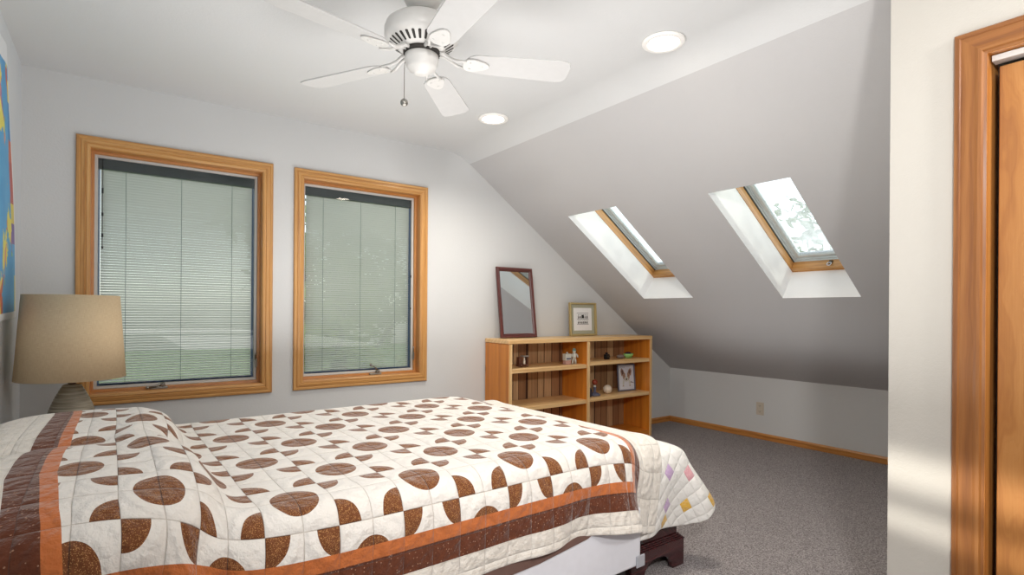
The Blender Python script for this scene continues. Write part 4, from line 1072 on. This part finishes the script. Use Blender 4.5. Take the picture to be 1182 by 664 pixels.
# ------------------------------------------------------------------ outdoors
GZ = -3.2
struct('ground', MB().quad([(-60, YB + 1.5, GZ), (60, YB + 1.5, GZ), (60, 70, GZ), (-60, 70, GZ)]).quad([(XK + 1.5, -40, GZ), (70, -40, GZ), (70, YB + 1.5, GZ), (XK + 1.5, YB + 1.5, GZ)]), M['grass'])
def tree(x, y, h, rad, mat, label, seed, n=4200, leaf=.12):
    g = np.random.default_rng(seed)
    t = thing('leafy_tree', label, 'tree', (x, y, GZ), 'trees outside the windows')
    mb = MB().tube([(x, y, GZ), (x + .1, y, GZ + h * .4), (x, y + .1, GZ + h * .8)], [.18, .14, .05], 10)
    for k in range(6):
        a = k * 1.05; z0 = GZ + h * (.35 + .08 * k); mb.tube([(x + .05, y, z0), (x + rad * .7 * math.cos(a), y + rad * .7 * math.sin(a), z0 + h * .18)], [.06, .02], 6)
    obj('trunk', mb, M['bark'], t)
    mb = MB(); cl = [(np.clip(g.normal(0, .45, 3), -.8, .8) * (rad, rad, h * .32) + (x, y, GZ + h * .62), rad * g.uniform(.25, .5)) for _ in range(26)]
    for k in range(n):
        c, cr = cl[k % len(cl)]; d = g.normal(0, 1, 3); d /= np.linalg.norm(d); p = Vector(c + d * cr * g.uniform(.5, 1) ** .5)
        a = Vector(g.normal(0, 1, 3)).normalized(); b = a.orthogonal().normalized(); s_ = leaf * g.uniform(.6, 1.3)
        mb.quad([p - a * s_, p + b * s_ * .45, p + a * s_, p - b * s_ * .45])
    obj('foliage', mb, mat, t)
tree(-2.0, 8.6, 7.4, 1.5, M['leaf_b'], 'green leafy tree outside, behind the left window blind', 1)
tree(2.9, 9.0, 8.0, 1.6, M['leaf_a'], 'green leafy tree outside, seen between the blind slats of the right hand window', 2)
tree(8.4, 10.5, 8.6, 1.6, M['leaf_c'], 'pale green tree outside, right of the other trees beyond the window wall', 3)
tree(10.4, 3.9, 8.2, 2.2, M['leaf_c'], 'pale tree outside beyond the skylights', 4)

# ------------------------------------------------------------------ light
W = bpy.data.worlds.new('sky'); bpy.context.scene.world = W; W.use_nodes = True
nt = W.node_tree; nt.nodes.clear()
sk = nt.nodes.new('ShaderNodeTexSky'); sk.sky_type = 'NISHITA'; sk.sun_disc = False; sk.sun_elevation = R(48); sk.sun_rotation = R(120)
hs_ = nt.nodes.new('ShaderNodeHueSaturation'); hs_.inputs['Saturation'].default_value = .35
bg = nt.nodes.new('ShaderNodeBackground'); bg.inputs[1].default_value = .5
wo = nt.nodes.new('ShaderNodeOutputWorld')
nt.links.new(sk.outputs[0], hs_.inputs['Color']); nt.links.new(hs_.outputs[0], bg.inputs[0]); nt.links.new(bg.outputs[0], wo.inputs[0])

def area(name, loc, target, size, power, col=(255, 255, 255), size_y=None, spread=180):
    l = bpy.data.lights.new(name, 'AREA'); l.energy = power; l.color = rgb(col)[:3]; l.size = size; l.spread = R(spread)
    if size_y: l.shape = 'RECTANGLE'; l.size_y = size_y
    o = bpy.data.objects.new(name, l); C.objects.link(o); o.location = loc
    o.rotation_euler = (Vector(target) - Vector(loc)).to_track_quat('-Z', 'Y').to_euler(); return o
def spot(name, loc, power, col):
    l = bpy.data.lights.new(name, 'SPOT'); l.energy = power; l.color = rgb(col)[:3]; l.spot_size = R(150); l.spot_blend = .8; l.shadow_soft_size = .07
    o = bpy.data.objects.new(name, l); C.objects.link(o); o.location = loc; return o
spot('recessed_bulb', (2.06, 1.654, ZC - .03), 48, (255, 245, 230))
spot('recessed_bulb', (1.99, 2.971, ZC - .03), 48, (255, 245, 230))
sl = bpy.data.lights.new('sun', 'SUN'); sl.energy = 2.0; sl.angle = R(2); sl.color = rgb((255, 248, 236))[:3]
so2 = bpy.data.objects.new('sun', sl); C.objects.link(so2); so2.rotation_euler = Vector((-.318, .83, -.455)).to_track_quat('-Z', 'Y').to_euler(); so2.location = (6, -12, 9)
area('fill_up', (1.15, 2.1, .88), (1.16, 2.1, 2.4), 2.4, 30, (252, 251, 250), 1.5)  # added fill floating over the bed, no fixture there
area('fill_up', (3.3, 2.3, .60), (3.301, 2.3, 2.4), 1.6, 4, (252, 251, 250), 2.0)  # second added fill, low under the slope
area('rear_fill_up', (.75, -.35, .9), (.76, -.35, 2.4), 1.5, 22, (252, 251, 250))  # unseen fill added behind the camera to brighten the ceiling
def beam(name, loc, target, power, cone, soft):
    l = bpy.data.lights.new(name, 'SPOT'); l.energy = power; l.color = rgb((255, 251, 247))[:3]; l.spot_size = R(cone); l.spot_blend = .7; l.shadow_soft_size = soft
    o = bpy.data.objects.new(name, l); C.objects.link(o); o.location = loc
    o.rotation_euler = (Vector(target) - Vector(loc)).to_track_quat('-Z', 'Y').to_euler()
beam('rear_fill_spot', (1.80, -.55, 2.22), (1.5, 2.2, .1), 60, 84, .10)  # added frontal fill from behind the camera, not a room fixture
beam('rear_fill_spot', (-.30, -.60, 2.10), (3.7, 2.45, .40), 190, 84, .10)  # added fill toward the knee wall and bookcase, source unseen
# added narrow area lamps for the bright bands low on the closet wall
area('added_glint_lamp', (-.30, 1.12, 1.46), (XC, .58, .66),   .60, 0.22, (255, 250, 240), .10, 3)
area('added_glint_lamp', (-.30, 1.12, 1.40), (XC, .58, .50), .60, 0.10, (255, 250, 240), .03, 3)

# ------------------------------------------------------------------ camera
cd = bpy.data.cameras.new('camera'); cam = bpy.data.objects.new('camera', cd); C.objects.link(cam)
cd.sensor_width = 36; cd.lens = 630.3 / 1182 * 36; cd.shift_y = 27.94 / 1182; cd.clip_start = .02
cam.matrix_world = Matrix.Translation((0, 0, CAM_H)) @ Matrix.Rotation(-.6269, 4, 'Z') @ Matrix.Rotation(R(90), 4, 'X') @ Matrix.Rotation(.0069, 4, 'Z')
sc = bpy.context.scene; sc.camera = cam
sc.view_settings.view_transform = 'Standard'; sc.view_settings.look = 'None'; sc.view_settings.exposure = 0.1
sc.cycles.max_bounces = 10; sc.cycles.diffuse_bounces = 6; sc.cycles.transparent_max_bounces = 16; sc.cycles.caustics_reflective = False; sc.cycles.caustics_refractive = False
sc.cycles.sample_clamp_indirect = 6
